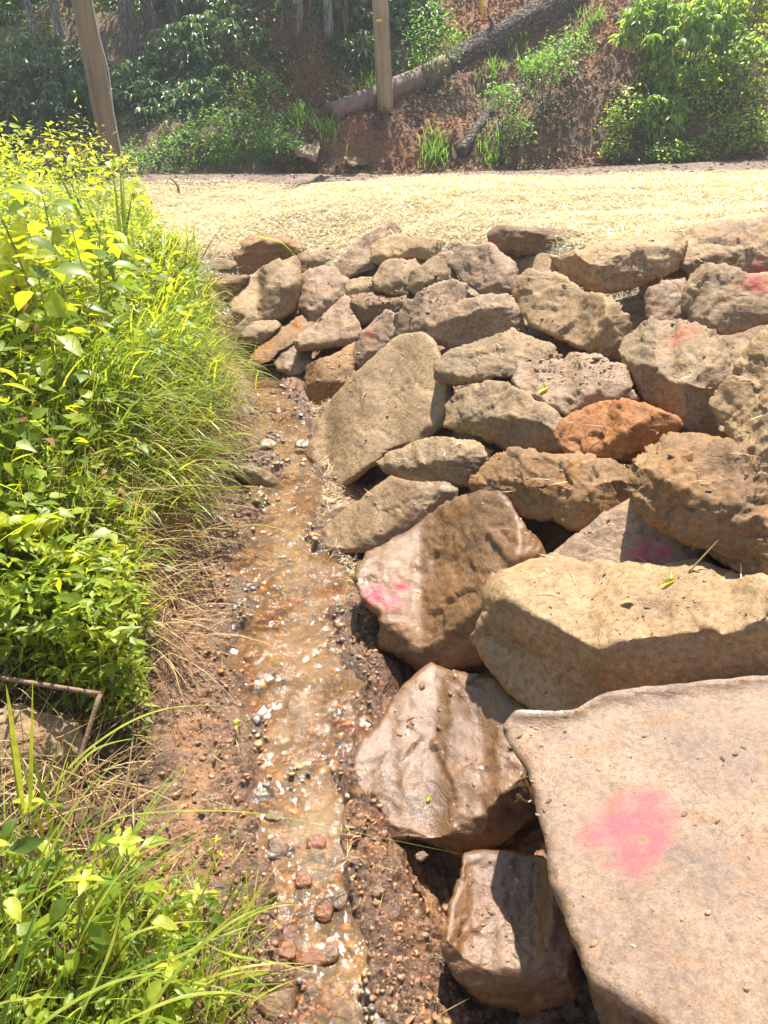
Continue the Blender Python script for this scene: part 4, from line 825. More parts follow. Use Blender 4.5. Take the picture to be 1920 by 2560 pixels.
# long arching blades traced one by one
def arc(pts, y0, y1, w, label, mat=None, bow=.0):
    q = np.array(pts, float); t = np.linspace(0, len(q)-1, 40); n = len(q)
    px = np.interp(t, np.arange(n), q[:, 0]); py = np.interp(t, np.arange(n), q[:, 1]); P = at(px, py, np.linspace(y0, y1, 40))
    for _ in range(30): P[1:-1] = (P[:-2]+P[1:-1]*2+P[2:])/4
    T = np.gradient(P, axis=0); T /= np.linalg.norm(T, axis=1)[:, None]; S_ = np.cross(T, [0, .3, 1]); S_ /= np.linalg.norm(S_, axis=1)[:, None]
    s_ = np.linspace(0, 1, 40); ww = (w*.5*np.clip(np.minimum(1, (1-s_)*1.6+.04)*(.5+.5*np.minimum(1, s_*5)), .03, 1))[:, None]
    V = np.stack([P-S_*ww, P-[0, 0, 1]*ww*.35, P+S_*ww], 1); F = []
    for k in range(39):
        for c in (0, 1): F.append((3*k+c, 3*k+c+1, 3*k+c+4, 3*k+c+3))
    b = Batch(); b.add(V.reshape(1, -1, 3), np.array(F), np.array([.6+.3*rng.random()])); tag(b.build('reed', mat or M_GRASS), label, 'reed', 'long arching reeds')
for a in (([(230,2075),(295,2029),(560,2022),(700,2037),(919,2088),(1167,2138)],1.15,1.35,.006,'very long thin blade arching across the stream to the wet brown boulder'),
  ([(60,2620),(93,2560),(253,2459),(380,2430),(472,2425)],.72,.86,.010,'broad reed rising from the bottom edge and bending right'),
  ([(320,2640),(350,2560),(422,2442),(548,2316),(640,2270),(720,2252)],.74,.95,.011,'broad blade sweeping up over the mud beside the stream'),
  ([(300,2560),(430,2493),(548,2476),(640,2490),(720,2530)],.75,.85,.008,'pale blade bending over near the bottom edge'),
  ([(120,1990),(177,1900),(312,1803),(422,1761),(561,1761),(600,1775)],1.25,1.6,.011,'long reed arching over the mud above the leafy weeds'),
  ([(110,2040),(211,1875),(300,1850),(370,1842),(435,1837)],1.2,1.5,.009,'shorter blade below the long one arching over the mud'),
  ([(385,1800),(380,1770),(359,1685),(325,1630)],1.55,1.6,.008,'single upright curved blade in front of the dark overhang'),
  ([(75,2030),(78,1896),(82,1698)],1.15,1.2,.010,'straight upright blade over the grey rock'),([(60,2030),(42,1900),(21,1748),(8,1670)],1.15,1.2,.011,'upright blade leaning left over the grey rock'),
  ([(-10,1360),(25,1330),(127,1280),(200,1268),(290,1270)],1.8,1.9,.016,'broad blade at the left edge in front of the bank weeds'),([(-30,1200),(0,1208),(63,1238),(108,1290)],1.8,1.85,.018,'broad drooping blade at the left edge'),
  ([(470,2330),(560,2387),(687,2404),(809,2440)],.93,1.0,.010,'dark green blade lying over the stones at the water'),([(560,2390),(602,2425),(665,2463),(730,2540)],.88,.9,.014,'bright broad blade pointing down to the water'),
  ([(0,2330),(90,2240),(200,2180),(330,2080),(400,2030)],.95,1.1,.008,'blade slanting up through the leafy weeds'),([(80,2200),(130,2080),(230,1960),(320,1880)],1.05,1.2,.010,'blade slanting up to the broken stem'),
  ([(30,2560),(60,2380),(110,2230),(180,2120)],.8,.95,.009,'blade near the left edge curving right'),([(190,2560),(260,2420),(300,2300),(300,2180)],.8,.95,.008,'upright blade between the two thick yellow stems'),
  ([(560,2330),(640,2280),(700,2262),(760,2262)],1.0,1.02,.006,'thin blade over the orange lumps'),([(640,590),(700,600),(740,640)],5.5,5.5,.03,'broad blade tip in front of the dark brown block')):
    arc(*a)
# ferns
def fern(base, az, L, label, n=16, group='ferns on the left bank', nf=4):
    o = thing('fern', tuple(base), label, 'fern', group)
    for q in range(nf):
        a0 = az+(q-(nf-1)/2)*.7; pth = path(base, a0, .25+.12*q, L*(1-.12*q), 1.2, 20); b = Batch().tube(pth, .003, .001, 4)
        for k in range(3, 20):
            w_ = L*.30*math.sin(math.pi*min(1, (k+1)/21)**.8)+.006
            for sg in (-1, 1): b.leaves(pth[k:k+1], a0+sg*1.35, -.1, w_, w_*.28+.004, TPL['lance'], roll=0, rnd=.85)
        b.build('frond', M_FRESH, o)
fern(hit(70, 620)[0], .3, .5, 'pale yellow-green fern at the upper left edge'); fern(hit(140, 700)[0], -.5, .4, 'fern below the pale one at the upper left')
fern(hit(200, 1500)[0]+[0, 0, .1], -.8, .3, 'dark fern hanging under the overhang of the left bank'); fern(hit(60, 1420)[0]+[0, 0, .1], -.8, .3, 'brownish fern at the left edge under the overhang')
# dry seed heads and tall stalks
def stalk(px, py, h, label, d=None, seed=True, az=2.0, lean=.05):
    base = at(px, py, d) if d else hit(px, py)[0]; base = np.array([base[0], base[1], float(H(base[0], base[1], False))])
    o = thing('seed_stalk', tuple(base), label, 'stalk', 'dry seed stalks'); pth = path(base, az, lean, h, .15, 12); Batch().tube(pth, .004, .0015, 6, .7).build('stem', M_DEAD, o)
    if seed:
        b = Batch(); tw = rng.normal(0, 1, (260, 3))*np.array([.09, .07, .11]); P = pth[-1]+tw+[0, 0, -.06]
        b.leaves(P, rng.uniform(0, 6.28, 260), .5, .012, .008, TPL['flat']); 
        for _ in range(40): b.blades(pth[-1:]-[0, 0, rng.uniform(0, .2)], rng.uniform(0, 6.28), .4, rng.uniform(.08, .2), .0018, .5, 3)
        b.build('seed_head', M_DEAD, o)
    return o
stalk(240,560,.75,'dry branching seed head in front of the leaning pole', az=2.5); stalk(170,560,.70,'dry seed head left of the one by the leaning pole', az=2.6); stalk(130,480,.6,'dry seed head farthest left at the top')
stalk(285,1000,.75,'tall bare yellow stalk standing in the middle of the left bank', seed=False, az=2.4, lean=.12)
# broken brown stem
M_TWIG = M_simple('twig', (.16,.09,.05), (.34,.22,.13), 30, .8)
g = lambda px, py, dz=0: hit(px, py)[0]+np.array([0, 0, dz])
a, c = g(-40, 1760, .10), g(185, 1980, .03); m = at(250, 1735, (a[1]+c[1])/2+.05)
o = thing('broken_stem', tuple(c), 'thick broken brown stem bent like a hook at the left edge', 'stem'); t1 = np.linspace(0, 1, 8)[:, None]
Batch().tube(a+(m-a)*t1, .006, .0065, 8).build('upper_stem', M_TWIG, o); Batch().tube(m+(c-m)*t1, .0065, .006, 8).build('lower_stem', M_TWIG, o)
def twig(pts, r, label, name='twig', cat='twig', mat=None, group=None, lift=.01):
    P = np.array([hit(x, y)[0]+np.array([0, 0, lift]) for x, y in pts]); q = np.linspace(0, len(P)-1, 14); P = np.stack([np.interp(q, np.arange(len(P)), P[:, k]) for k in range(3)], -1)
    P = P + fbm(P*6, 2, len(label))[:, None]*r*1.5
    return tag(Batch().tube(P, r, r*.5, 6).build(name, mat or M_TWIG), label, cat, group)
twig([(445,1355),(500,1400),(530,1460),(545,1520)], .006, 'curved dark root hanging from the bank to the water', lift=.04, name='root', cat='root')
twig([(590,1920),(640,2010)], .005, 'brown stick on the mud at the left water edge'); twig([(490,1690),(550,1660)], .003, 'short pale twig on the mud beside the brown pool')
twig([(360,2050),(410,2150)], .003, 'thin brown twig on the mud above the leafy weeds')
# ------------------------------------------------------------------ things lying on the boulders
bpy.context.view_layer.update(); DG = bpy.context.evaluated_depsgraph_get()
def surf(px, py):
    u, dy, dz = ray(px, py); d = Vector((float(u), float(dy), float(dz))).normalized()
    ok, loc, nrm, *_ = scene.ray_cast(DG, Vector((0, 0, ZC)), d); return np.array(loc), np.array(nrm)
def leaf_on(px, py, L, w_, az, mat, label, n=1, curl=.2):
    p, nr = surf(px, py); tag(Batch().leaves(p[None]+[0, 0, .006], az, .12, L, w_, leaf_tpl(5, 'ovate', .5, -curl), roll=.1, rnd=.8).build('fallen_leaf', mat), label, 'leaf', 'leaves lying on the boulders')
leaf_on(1550,1512,.035,.02,-.3,M_DEAD,'dry curled tan leaf on top of the yellow ledge'); leaf_on(1650,1472,.045,.012,.3,M_GRASS,'green leaf blade on top of the yellow ledge'); leaf_on(1675,1455,.03,.014,1.3,M_GRASS,'smaller green leaf beside the blade on the yellow ledge')
leaf_on(1068,2008,.02,.013,1.2,M_FRESH,'small bright green leaf on the wet brown boulder'); leaf_on(1012,1815,.035,.008,.5,M_DEAD,'narrow yellow leaf on the upper part of the wet brown boulder'); leaf_on(1345,985,.05,.02,.4,M_FRESH,'green leaf on top of the boulder above the orange rock') 
def bit(px, py, s_, label):
    p, nr = surf(px, py); tv, tf = ico(int(px)); V = tv*np.array([s_, s_*.45, s_*.45]); a = rng.uniform(.5, 1.3); V = np.stack([V[:, 0]*math.cos(a)-V[:, 1]*math.sin(a), V[:, 0]*math.sin(a)+V[:, 1]*math.cos(a), V[:, 2]], -1)+p+[0, 0, s_*.2]
    tag(mesh_obj('bark_chip', V, tf, M_TWIG, smooth_=False), label, 'bark chip', 'bits lying on the giant slab')
bit(1793,2055,.009,'upright dark bark chip on the giant slab'); bit(1880,1950,.008,'dark bark chip nearest the right edge on the giant slab'); bit(1808,1912,.005,'small dark crumb near the top of the giant slab'); bit(1695,1445,.012,'dark crumb of soil on top of the yellow ledge'); bit(1520,1460,.009,'brown crumb at the left on top of the yellow ledge')
def twig_on(pts, r, label, h=(0, 0)):
    P = np.array([surf(x, y)[0]+np.array([0, 0, r+hh]) for (x, y), hh in zip(pts, list(h)+[0]*9)]); q = np.linspace(0, len(P)-1, 12); P = np.stack([np.interp(q, np.arange(len(P)), P[:, k]) for k in range(3)], -1)
    tag(Batch().tube(P, r, r*.6, 6, .6).build('twig', M_DEAD), label, 'twig', 'twigs lying on the boulders')
twig_on([(1857,2010),(1845,2050),(1795,2090)], .0006, 'thin bent straw on the giant slab'); twig_on([(1722,1432),(1798,1350)], .003, 'dry stick leaning over the back edge of the yellow ledge')
twig_on([(1730,1428),(1790,1440)], .002, 'short straw lying behind the stick on the yellow ledge'); twig_on([(1236,1480),(1245,1570)], .0012, 'dry grass stem hanging down the left corner of the yellow ledge')

# grit, straw and leaf crumbs lying on the boulders and the mud
def cast_many(n, x0, x1, y0, y1):
    out = []
    for _ in range(n):
        px, py = rng.uniform(x0, x1), rng.uniform(y0, y1); u, dy, dz = ray(px, py); w = at(px, py, 3.0)
        ok, loc, nrm, _i, ob, _m = scene.ray_cast(DG, Vector((0, 0, ZC)), Vector((float(u), float(dy), float(dz))).normalized())
        if not ok: continue
        ok, loc, nrm, _i, ob, _m = scene.ray_cast(DG, loc+Vector((rng.normal(0, .01), rng.normal(0, .01), .12)), Vector((0, 0, -1)))
        if ok and nrm.z > .72 and ob.name.startswith('boulder'): out.append(loc[:])
    return np.array(out)
def grit(boxes, name, smin, mat):
    Ps = np.concatenate([cast_many(*b_) for b_ in boxes if True]); tv, tf = ico(3); n = len(Ps); S = np.clip(np.exp(rng.normal(math.log(smin), .5, n))*(.5+.3*Ps[:, 1]), .0015, .03)
    a = rng.uniform(0, 6.28, n); c, s_ = np.cos(a)[:, None], np.sin(a)[:, None]; v = tv[None]*S[:, None, None]*[1, .7, .6]
    V = np.stack([v[..., 0]*c-v[..., 1]*s_, v[..., 0]*s_+v[..., 1]*c, v[..., 2]], -1)+Ps[:, None]
    tag(mesh_obj(name, V.reshape(-1, 3), (tf[None]+(np.arange(n)*len(tv))[:, None, None]).reshape(-1, 3), mat, rnd=np.repeat(rng.random(n), len(tv)), smooth_=False, origin=np.zeros(3)), kind='stuff')
grit([(260,880,1110,720,800),(260,1340,1540,880,960),(300,740,900,880,980),(160,900,1100,690,760),(500,760,1900,600,1350),(260,900,1380,1650,2080),(120,1160,1400,2140,2400),(120,1200,1900,1400,1600),(90,1300,1900,1800,2560)], 'rock_grit', .0042, clod_mat([(0, (.20,.13,.08)), (.35, (.30,.22,.15)), (.6, (.14,.10,.07)), (.8, (.36,.20,.10)), (.93, (.42,.36,.28))], .8, 'grit', .2))
Ps = np.concatenate([cast_many(520, 480, 1900, 560, 820), cast_many(120, 900, 1900, 820, 1500)]); n = len(Ps)
Batch().blades(Ps+[0, 0, .004], rng.uniform(0, 6.28, n), 1.5, rng.uniform(.03, .09, n), .0035, rng.normal(0, .3, n), 2).build('stray_straw', M_STRAW, origin=np.zeros(3)); tag(bpy.data.objects['stray_straw'], kind='stuff')
n = 420; y = rng.uniform(.7, 4.8, n); x = np.where(rng.random(n) < .7, XL(y)-np.abs(rng.normal(0, .3, n))-.02, XR(y)+np.abs(rng.normal(0, .12, n))); P = np.stack([x, y, H(x, y)+.008], -1)
Batch().leaves(P, rng.uniform(0, 6.28, n), rng.normal(.1, .3, n), rng.uniform(.012, .035, n), rng.uniform(.006, .014, n), TPL['ovate']).build('mud_litter', M_LITTER, origin=np.zeros(3)); tag(bpy.data.objects['mud_litter'], kind='stuff')
Batch().blades(P+[0, 0, .004], rng.uniform(0, 6.28, n), 1.5, rng.uniform(.03, .11, n), .002, rng.normal(0, .5, n), 4).build('mud_twigs', M_DEAD, origin=np.zeros(3)); tag(bpy.data.objects['mud_twigs'], kind='stuff')

# ------------------------------------------------------------------ poles
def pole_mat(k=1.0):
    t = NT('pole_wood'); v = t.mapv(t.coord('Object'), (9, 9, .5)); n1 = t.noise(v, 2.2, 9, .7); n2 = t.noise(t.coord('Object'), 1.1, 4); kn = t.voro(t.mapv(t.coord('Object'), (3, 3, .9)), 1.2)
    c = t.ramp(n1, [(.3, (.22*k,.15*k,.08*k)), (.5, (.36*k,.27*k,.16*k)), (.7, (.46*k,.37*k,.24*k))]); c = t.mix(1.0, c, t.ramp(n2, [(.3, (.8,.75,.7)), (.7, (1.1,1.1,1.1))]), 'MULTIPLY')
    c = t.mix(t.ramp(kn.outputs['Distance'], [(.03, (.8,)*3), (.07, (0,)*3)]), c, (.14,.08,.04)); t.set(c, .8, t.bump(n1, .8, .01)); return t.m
M_POLE = pole_mat(); M_POLE_SHADED = pole_mat(.62)  # darker copy puts the leaning pole's shade into its wood colour
def pole(bx, by, tx, ty, dist, wpx, label, top_d, h=8.5, mat=None):
    b_ = at(bx, by, dist); b_[2] = float(H(b_[0], b_[1], False))-.1; tp = at(tx, ty, top_d); d = (tp-b_)/np.linalg.norm(tp-b_); r_ = wpx/FPX*np.linalg.norm(b_[:2])*1.03/2
    o = thing('utility_pole', tuple(b_), label, 'utility pole', 'wooden poles'); z = np.linspace(0, h, 40); P = b_+d*z[:, None]
    Batch().tube(P, r_*1.0, r_*.72, 24).build('shaft', mat or M_POLE, o); return o, b_, d, r_
o, b_, d, r_ = pole(293, 455, 205, 0, 12.0, 43, 'brown wooden pole leaning left at the left end of the road', 11.9, mat=M_POLE_SHADED)
M_CABLE = M_simple('grey_cable', (.4,.4,.4), (.55,.55,.53), 10, .5); z = np.linspace(.05, 6, 40); side = np.array([.95, -.3, 0])
bulge = .05*np.exp(-((z-1.45)/.35)**2); P = b_+d*z[:, None]+side*(r_*(1-.28*z/8.5)+.012+bulge)[:, None]
Batch().tube(P, .009, .009, 6).build('ground_cable', M_CABLE, o)
o, b_, d, r_ = pole(964, 300, 950, 0, 15.05, 35, 'pale straight wooden pole in front of the fallen log', 14.95)
M_YEL = M_simple('yellow_plastic', (.75,.5,.02), (.85,.6,.04), 5, .4); t = b_+d*1.35+np.array([-.03, -r_-.006, 0])
import bmesh
def box(name, c, s, mat, parent=None, label=None, cat=None, bev=.2):
    bm = bmesh.new(); bmesh.ops.create_cube(bm, size=1)
    for v in bm.verts: v.co = Vector((v.co.x*s[0], v.co.y*s[1], v.co.z*s[2]))
    bmesh.ops.bevel(bm, geom=bm.edges[:], offset=min(s)*bev, segments=2, affect='EDGES'); V = np.array([v.co[:] for v in bm.verts])+c; F = [[v.index for v in f.verts] for f in bm.faces]; bm.free()
    o_ = mesh_obj(name, V, F, mat, parent=parent, smooth_=False); return tag(o_, label, cat)
box('tag', t, (.09, .008, .035), M_YEL, o)
# concrete block at the end of the straw
def conc():
    t = NT('concrete'); P = t.coord('Object'); n1 = t.noise(P, 6, 7, .65); t.set(t.ramp(n1, [(.3, (.33,.29,.23)), (.7, (.48,.43,.35))]), .85, t.bump(t.noise(P, 40, 5), .5, .008)); return t.m
pc = at(292, 560, 9.6); box('headwall', np.array([pc[0]-.38, 10.0, .70]), (.75, .4, .95), conc(), label='grey concrete headwall behind the weeds at the foot of the leaning pole', cat='concrete wall', bev=.06)
# stick in the straw
p = hit(447, 482)[0]; twp = np.array([p, p+[.0, 0, .06], p+[-.03, .0, .12], p+[-.1, .03, .17]]); tag(Batch().tube(twp, .018, .01, 8).build('stick', M_TWIG), 'short dark stick poking out of the straw near the road', 'stick')

# ------------------------------------------------------------------ hillside
def bark_mat(name, lo, hi, sc=(7, 7, 1.2), bump=.04):
    t = NT(name); v = t.mapv(t.coord('Object'), sc); n1 = t.noise(v, 2.0, 8, .7, .4); vo = t.voro(v, 2.5, 'DISTANCE_TO_EDGE')
    c = t.ramp(n1, [(.3, lo), (.7, hi)]); c = t.mix(t.ramp(vo.outputs['Distance'], [(.0, (.8,)*3), (.12, (0,)*3)]), c, tuple(a*.35 for a in lo)); nb = t.bump(t.ramp(vo.outputs['Distance'], [(0, (0,)*3), (.2, (1,)*3)]), .9, bump)
    t.set(c, .9, t.bump(n1, .8, bump*.6, nb)); return t.m
M_BARK = bark_mat('grey_bark', (.12,.09,.07), (.26,.21,.17)); M_PALE = bark_mat('pale_bark', (.24,.22,.18), (.42,.39,.33)); M_LOGB = bark_mat('log_bark', (.10,.07,.055), (.25,.185,.15), (5, 5, 5), .06)
M_LOGS = M_simple('bare_log_wood', (.15,.09,.065), (.28,.19,.145), 5, .8, (1, 1, 1), .03)
def log_pts(pts, up=.15, n=30):
    P = np.array([hit(x, y)[0]+np.array([0, 0, up]) for x, y in pts]); q = np.linspace(0, len(P)-1, n); P = np.stack([np.interp(q, np.arange(len(P)), P[:, k]) for k in range(3)], -1)
    for _ in range(3): P[1:-1] = (P[:-2]+P[1:-1]*2+P[2:])/4
    return P
def roughtube(name, P, r0, r1, mat, parent=None, k=20, amp=.12, seed=1):
    b = Batch().tube(P, r0, r1, k); V = b.V[0]; c = np.repeat(P, k, 0); m = len(c); dv = V[:m]-c; b.V[0][:m] = c+dv*(1+amp*fbm(V[:m]*6, 4, seed))[:, None]
    return b.build(name, mat, parent)
LP = log_pts([(832,296),(900,268),(980,238),(1060,205),(1130,170),(1180,142),(1250,108),(1330,62),(1420,14),(1500,-40)], .08, 44)
q0 = hit(900, 268)[0]; o = thing('fallen_log', tuple(LP[0]), 'long fallen log lying diagonally up the hillside behind the pale pole', 'fallen log')
roughtube('bare_trunk', LP[:19], np.linspace(.15, .21, 19), 0, M_LOGS, o); roughtube('barked_trunk', LP[18:], np.linspace(.215, .28, len(LP)-18), 0, M_LOGB, o, amp=.2)
sb = LP[27]; Batch().tube([sb, sb+[.0, -.05, .3], sb+[-.06, 0, .45]], .05, .03, 8).build('branch_stub', M_LOGB, o); Batch().tube([sb+[0, 0, .35], sb+[-.3, 0, .35], sb+[-.55, .1, .1], sb+[-.6, .1, -.1]], .02, .01, 6).build('branch', M_LOGB, o)
L2 = log_pts([(1150,395),(1180,345),(1210,305),(1235,265)], .06, 14); tag(roughtube('dead_log', L2, np.linspace(.1, .075, 14), 0, M_LOGB, amp=.3), 'short dark mossy dead log below the fallen log', 'log')
p = hit(1115, 357)[0]+np.array([0, -.02, .05]); 
o = thing('cut_log', tuple(p), 'small cut log end showing an orange face at the foot of the hill', 'log'); Batch().tube([p+[.05, .4, .1], p], .085, .085, 16).build('log_body', M_LOGB, o); Batch().tube([p+[-.0, -.004, 0], p+[-.001, -.016, -.003]], .08, .08, 16).build('cut_face', M_simple('cut_wood', (.36,.15,.06), (.5,.26,.12), 8, .7), o)
p = hit(1185, 125)[0]; o = thing('stump', tuple(p), 'low tree stump above the fallen log', 'stump'); Batch().tube([p-[0, 0, .15], p+[0, 0, .12]], .19, .17, 14).build('stump_wood', M_LOGB, o); Batch().tube([p+[0, 0, .121], p+[0, 0, .13]], .16, .16, 14).build('cut_face', M_simple('stump_cut', (.3,.16,.08), (.42,.28,.15), 8, .7), o)
tag(roughtube('branch', log_pts([(1540,50),(1552,70),(1566,95)], .06, 8), np.linspace(.07, .06, 8), 0, M_BARK), 'short thick grey branch piece high on the right hillside', 'branch')
tag(roughtube('branch', log_pts([(1640,190),(1700,205)], .1, 8), np.linspace(.06, .05, 8), 0, M_PALE), 'pale branch piece at the left side of the right bush', 'branch')
for i, (pts, lab) in enumerate((([(1425,190),(1432,215),(1420,250)], 'pale twisted root on the right hillside'), ([(1435,165),(1445,200),(1462,215)], 'pale forked root right of the twisted one'), ([(1310,235),(1335,245)], 'short pale stick on the hillside litter'), ([(1240,330),(1270,290),(1280,270)], 'thin stick leaning beside the dead log'), ([(1540,405),(1580,370)], 'thin stick at the foot of the right bush'), ([(735,405),(732,360),(750,345),(790,345)], 'pale vine looped over the pinkish boulder'))):
    twig(pts, .018, lab, 'branch', 'branch', M_PALE, lift=.05)
p = hit(1207, 50)[0]; tag(Batch().tube([p+[.02, 0, -.1], p+[-.12, 0, .75]], .028, .035, 4).build('marker_stake', M_YEL), 'yellow plastic strip standing in red clay at the top', 'marker')

# trees
def tree(pts, d, r0, r1, mat, label, crown=None, nleaf=0, name='tree', curvy=0):
    bx, by = pts[0]; base = at(bx, by, d); base[2] = float(H(base[0], base[1], False))-.15
    o = thing(name, tuple(base), label, 'tree', 'trees on the hillside'); ctl = [base]+[at(x, y, d+.1*i) for i, (x, y) in enumerate(pts[1:])]
    dv = ctl[-1]-ctl[-2]; dv /= np.linalg.norm(dv); ctl += [ctl[-1]+dv*2.2+[0, .2, .4], ctl[-1]+dv*4.2+[0, .5, .8]]
    P = np.array(ctl); q = np.linspace(0, len(P)-1, 30); P = np.stack([np.interp(q, np.arange(len(P)), P[:, k]) for k in range(3)], -1)
    for _ in range(4): P[1:-1] = (P[:-2]+P[1:-1]*2+P[2:])/4
    roughtube('trunk', P, np.linspace(r0, r1, 30), 0, mat, o, 14, .1, int(bx)); tp = P[-1]; lb = Batch()
    limbs = []
    for k in range(7):
        a = rng.uniform(0, 6.28); s_ = P[18+k*11//7]; pth = path(s_, a, rng.uniform(.6, 1.2), rng.uniform(1.2, 2.4), -.3, 8); lb.tube(pth, r1*.6, .01, 6); limbs.append(pth)
    lb.build('limbs', mat, o)
    cp_ = np.concatenate([l[3:] for l in limbs]); n = nleaf or 1500; c = cp_[rng.integers(0, len(cp_), n)]+rng.normal(0, .38, (n, 3))
    Batch().leaves(c, rng.uniform(0, 6.28, n), rng.normal(-.2, .4, n), rng.uniform(.08, .14, n), rng.uniform(.05, .08, n), TPL['flat']).build('crown', M_HILL, o)
tree([(178,215),(150,80),(125,-20)], 17.6, .10, .07, M_PALE, 'slender pale spotted tree at the upper left')
tree([(345,170),(322,60),(310,-20)], 16.6, .17, .13, M_BARK, 'thick grey-brown tree right of the leaning pole')
tree([(388,100),(372,30),(355,-30)], 17.0, .13, .10, M_BARK, 'grey tree leaning left beside the thick one')
tree([(442,70),(436,20),(430,-30)], 17.3, .11, .09, M_BARK, 'grey tree third to the right of the leaning pole')
tree([(118,195),(98,120),(84,80)], 17.0, .035, .025, M_PALE, 'thin pale sapling at the far upper left'); tree([(128,190),(112,120),(98,84)], 17.1, .03, .02, M_PALE, 'second thin sapling beside the far left one')
tree([(822,60),(820,20),(818,-30)], 16.6, .09, .07, M_PALE, 'pale tree trunk left of the straight pole at the top'); tree([(742,75),(752,30),(745,-30)], 16.6, .06, .05, M_PALE, 'thin tree trunk above the dark rhododendron roots')
tree([(860,90),(862,30),(866,-30)], 16.7, .05, .04, M_BARK, 'thin dark tree behind the straight pole')
def gnarled(pts, d, r, label):
    P = np.array([at(x, y, d+.15*i) for i, (x, y) in enumerate(pts)]); q = np.linspace(0, len(P)-1, 24); P = np.stack([np.interp(q, np.arange(len(P)), P[:, k]) for k in range(3)], -1)
    for _ in range(3): P[1:-1] = (P[:-2]+P[1:-1]*2+P[2:])/4
    tag(roughtube('gnarled_stem', P, np.linspace(r, r*.6, 24), 0, M_BARK, k=10), label, 'stem', 'bare twisted stems among the rhododendrons')
gnarled([(800,150),(795,110),(770,60),(735,45),(700,20),(680,-20)], 16.3, .07, 'thick curving bare stem above the eroded red bank'); gnarled([(770,80),(775,40),(773,-20)], 16.6, .04, 'upright bare stem beside the curving one')
gnarled([(560,170),(590,120),(640,95),(690,110),(740,90)], 15.9, .03, 'low arching bare stem left of the eroded bank'); gnarled([(610,230),(650,150),(700,90),(710,20)], 15.9, .025, 'thin bare stem rising through the dark thicket'); gnarled([(680,240),(690,180),(730,130),(780,110)], 15.8, .025, 'thin bare stem above the soil hollow'); gnarled([(500,90),(560,60),(620,10),(640,-30)], 16.2, .025, 'slanting bare stem high in the dark thicket')
n = 2200; px = rng.uniform(560, 860, n); py = rng.uniform(60, 290, n); k = rng.integers(0, n, n); P = hit(px, py)+[0, -.05, 0]
Batch().blades(P, rng.uniform(0, 6.28, n), rng.uniform(.6, 2.6, n), rng.uniform(.15, .6, n), .008, rng.normal(0, .9, n), 4).build('dead_twigs', M_LITTER, origin=np.zeros(3)); tag(bpy.data.objects['dead_twigs'], kind='stuff')

# rhododendrons: whorls of long drooping leaves
def rhodo(px, py, d, rx, rz, nw, label, mat=None, L=.17, cat='rhododendron', name='rhododendron', group='rhododendrons on the hillside', grp=None, dd=.6):
    c = at(px, py, d); c[2] = max(c[2], float(H(c[0], c[1], False))+rz*.55) if False else c[2]; g0 = np.array([c[0], c[1], float(H(c[0], c[1], False))])
    o = thing(name, tuple(g0), label, cat, group); u = rng.normal(size=(nw, 3)); u /= np.linalg.norm(u, axis=1)[:, None]; rr = rng.uniform(.35, 1, nw)[:, None]**.5
    P = c+u*rr*np.array([rx, dd*rx, rz])*(1+.25*fbm(u*2.2, 2, int(px))[:, None]); hz = H(P[:, 0], P[:, 1], False); P[:, 2] = np.maximum(P[:, 2], hz+.05)
    b = Batch(); K = 7
    for k in range(K):
        b.leaves(P, k*2*np.pi/K+rng.uniform(0, .6, nw), rng.uniform(-.95, .1, nw), L*rng.uniform(.75, 1.1, nw), L*.27, TPL['lance'], rnd=np.clip(rng.normal(.4, .25, nw), 0, 1))
    b.build('foliage', mat or M_DARKL, o); s = Batch()
    for k in range(12):
        e = P[rng.integers(0, nw)]; m = (g0+e)/2+rng.normal(0, .1, 3); pts = np.array([g0+rng.normal(0, .08, 3)*[1, 1, 0], m, e]); q = np.linspace(0, 2, 8); s.tube(np.stack([np.interp(q, [0, 1, 2], pts[:, j]) for j in range(3)], -1), .02, .006, 5 if False else 6)
    s.build('stems', M_BARK, o)
for a in ((500,40,18.0,1.3,1.0,520,'rhododendron at the top between the grey trees and the bare stems'),(540,170,16.4,1.2,.9,620,'rhododendron in the middle of the dark thicket'),(430,230,16.2,.9,.8,380,'rhododendron left of the middle one'),
          (480,300,15.4,.85,.7,380,'rhododendron hanging low above the green undergrowth'),(600,235,15.8,.8,.55,280,'rhododendron beside the eroded bank'),(640,60,17.4,1.2,.9,420,'rhododendron behind the arching bare stem'),
          (340,310,15.4,.8,.9,330,'dark rhododendron just right of the leaning pole'),(205,330,15.8,1.1,.9,380,'dark rhododendron left of the leaning pole'),(60,250,16.5,1.4,1.1,480,'dark rhododendron at the upper left edge'),
          (720,30,18.2,1.2,.8,330,'rhododendron behind the curving stem'),(890,60,17.2,1.0,.9,380,'rhododendron just left of the straight pole'),(1010,60,17.0,.8,.9,330,'rhododendron just right of the straight pole'),(900,150,16.4,.6,.45,170,'small rhododendron under the one left of the straight pole'),
          (160,70,19.5,1.7,1.3,520,'rhododendron behind the slender pale tree'),(30,60,19,1.5,1.2,420,'rhododendron at the top left corner'),(270,100,19.0,1.3,1.2,420,'rhododendron behind the leaning pole'),(400,120,18.4,1.1,1.0,380,'rhododendron behind the grey trees')):
    rhodo(*a)
rhodo(1740,110,14.8,.85,.8,300,'sunlit rhododendron at the top right with silvery leaves',M_LIT,.19); rhodo(1620,60,15.0,.45,.45,70,'rhododendron twig sticking out left of the sunlit one',M_LIT,.2); rhodo(1650,285,14.2,.42,.35,80,'low rhododendron in front of the right bush',M_LIT,.19)
rhodo(1860,40,15.0,.5,.5,110,'bright green leafy shrub in the top right corner',M_FRESH,.14)
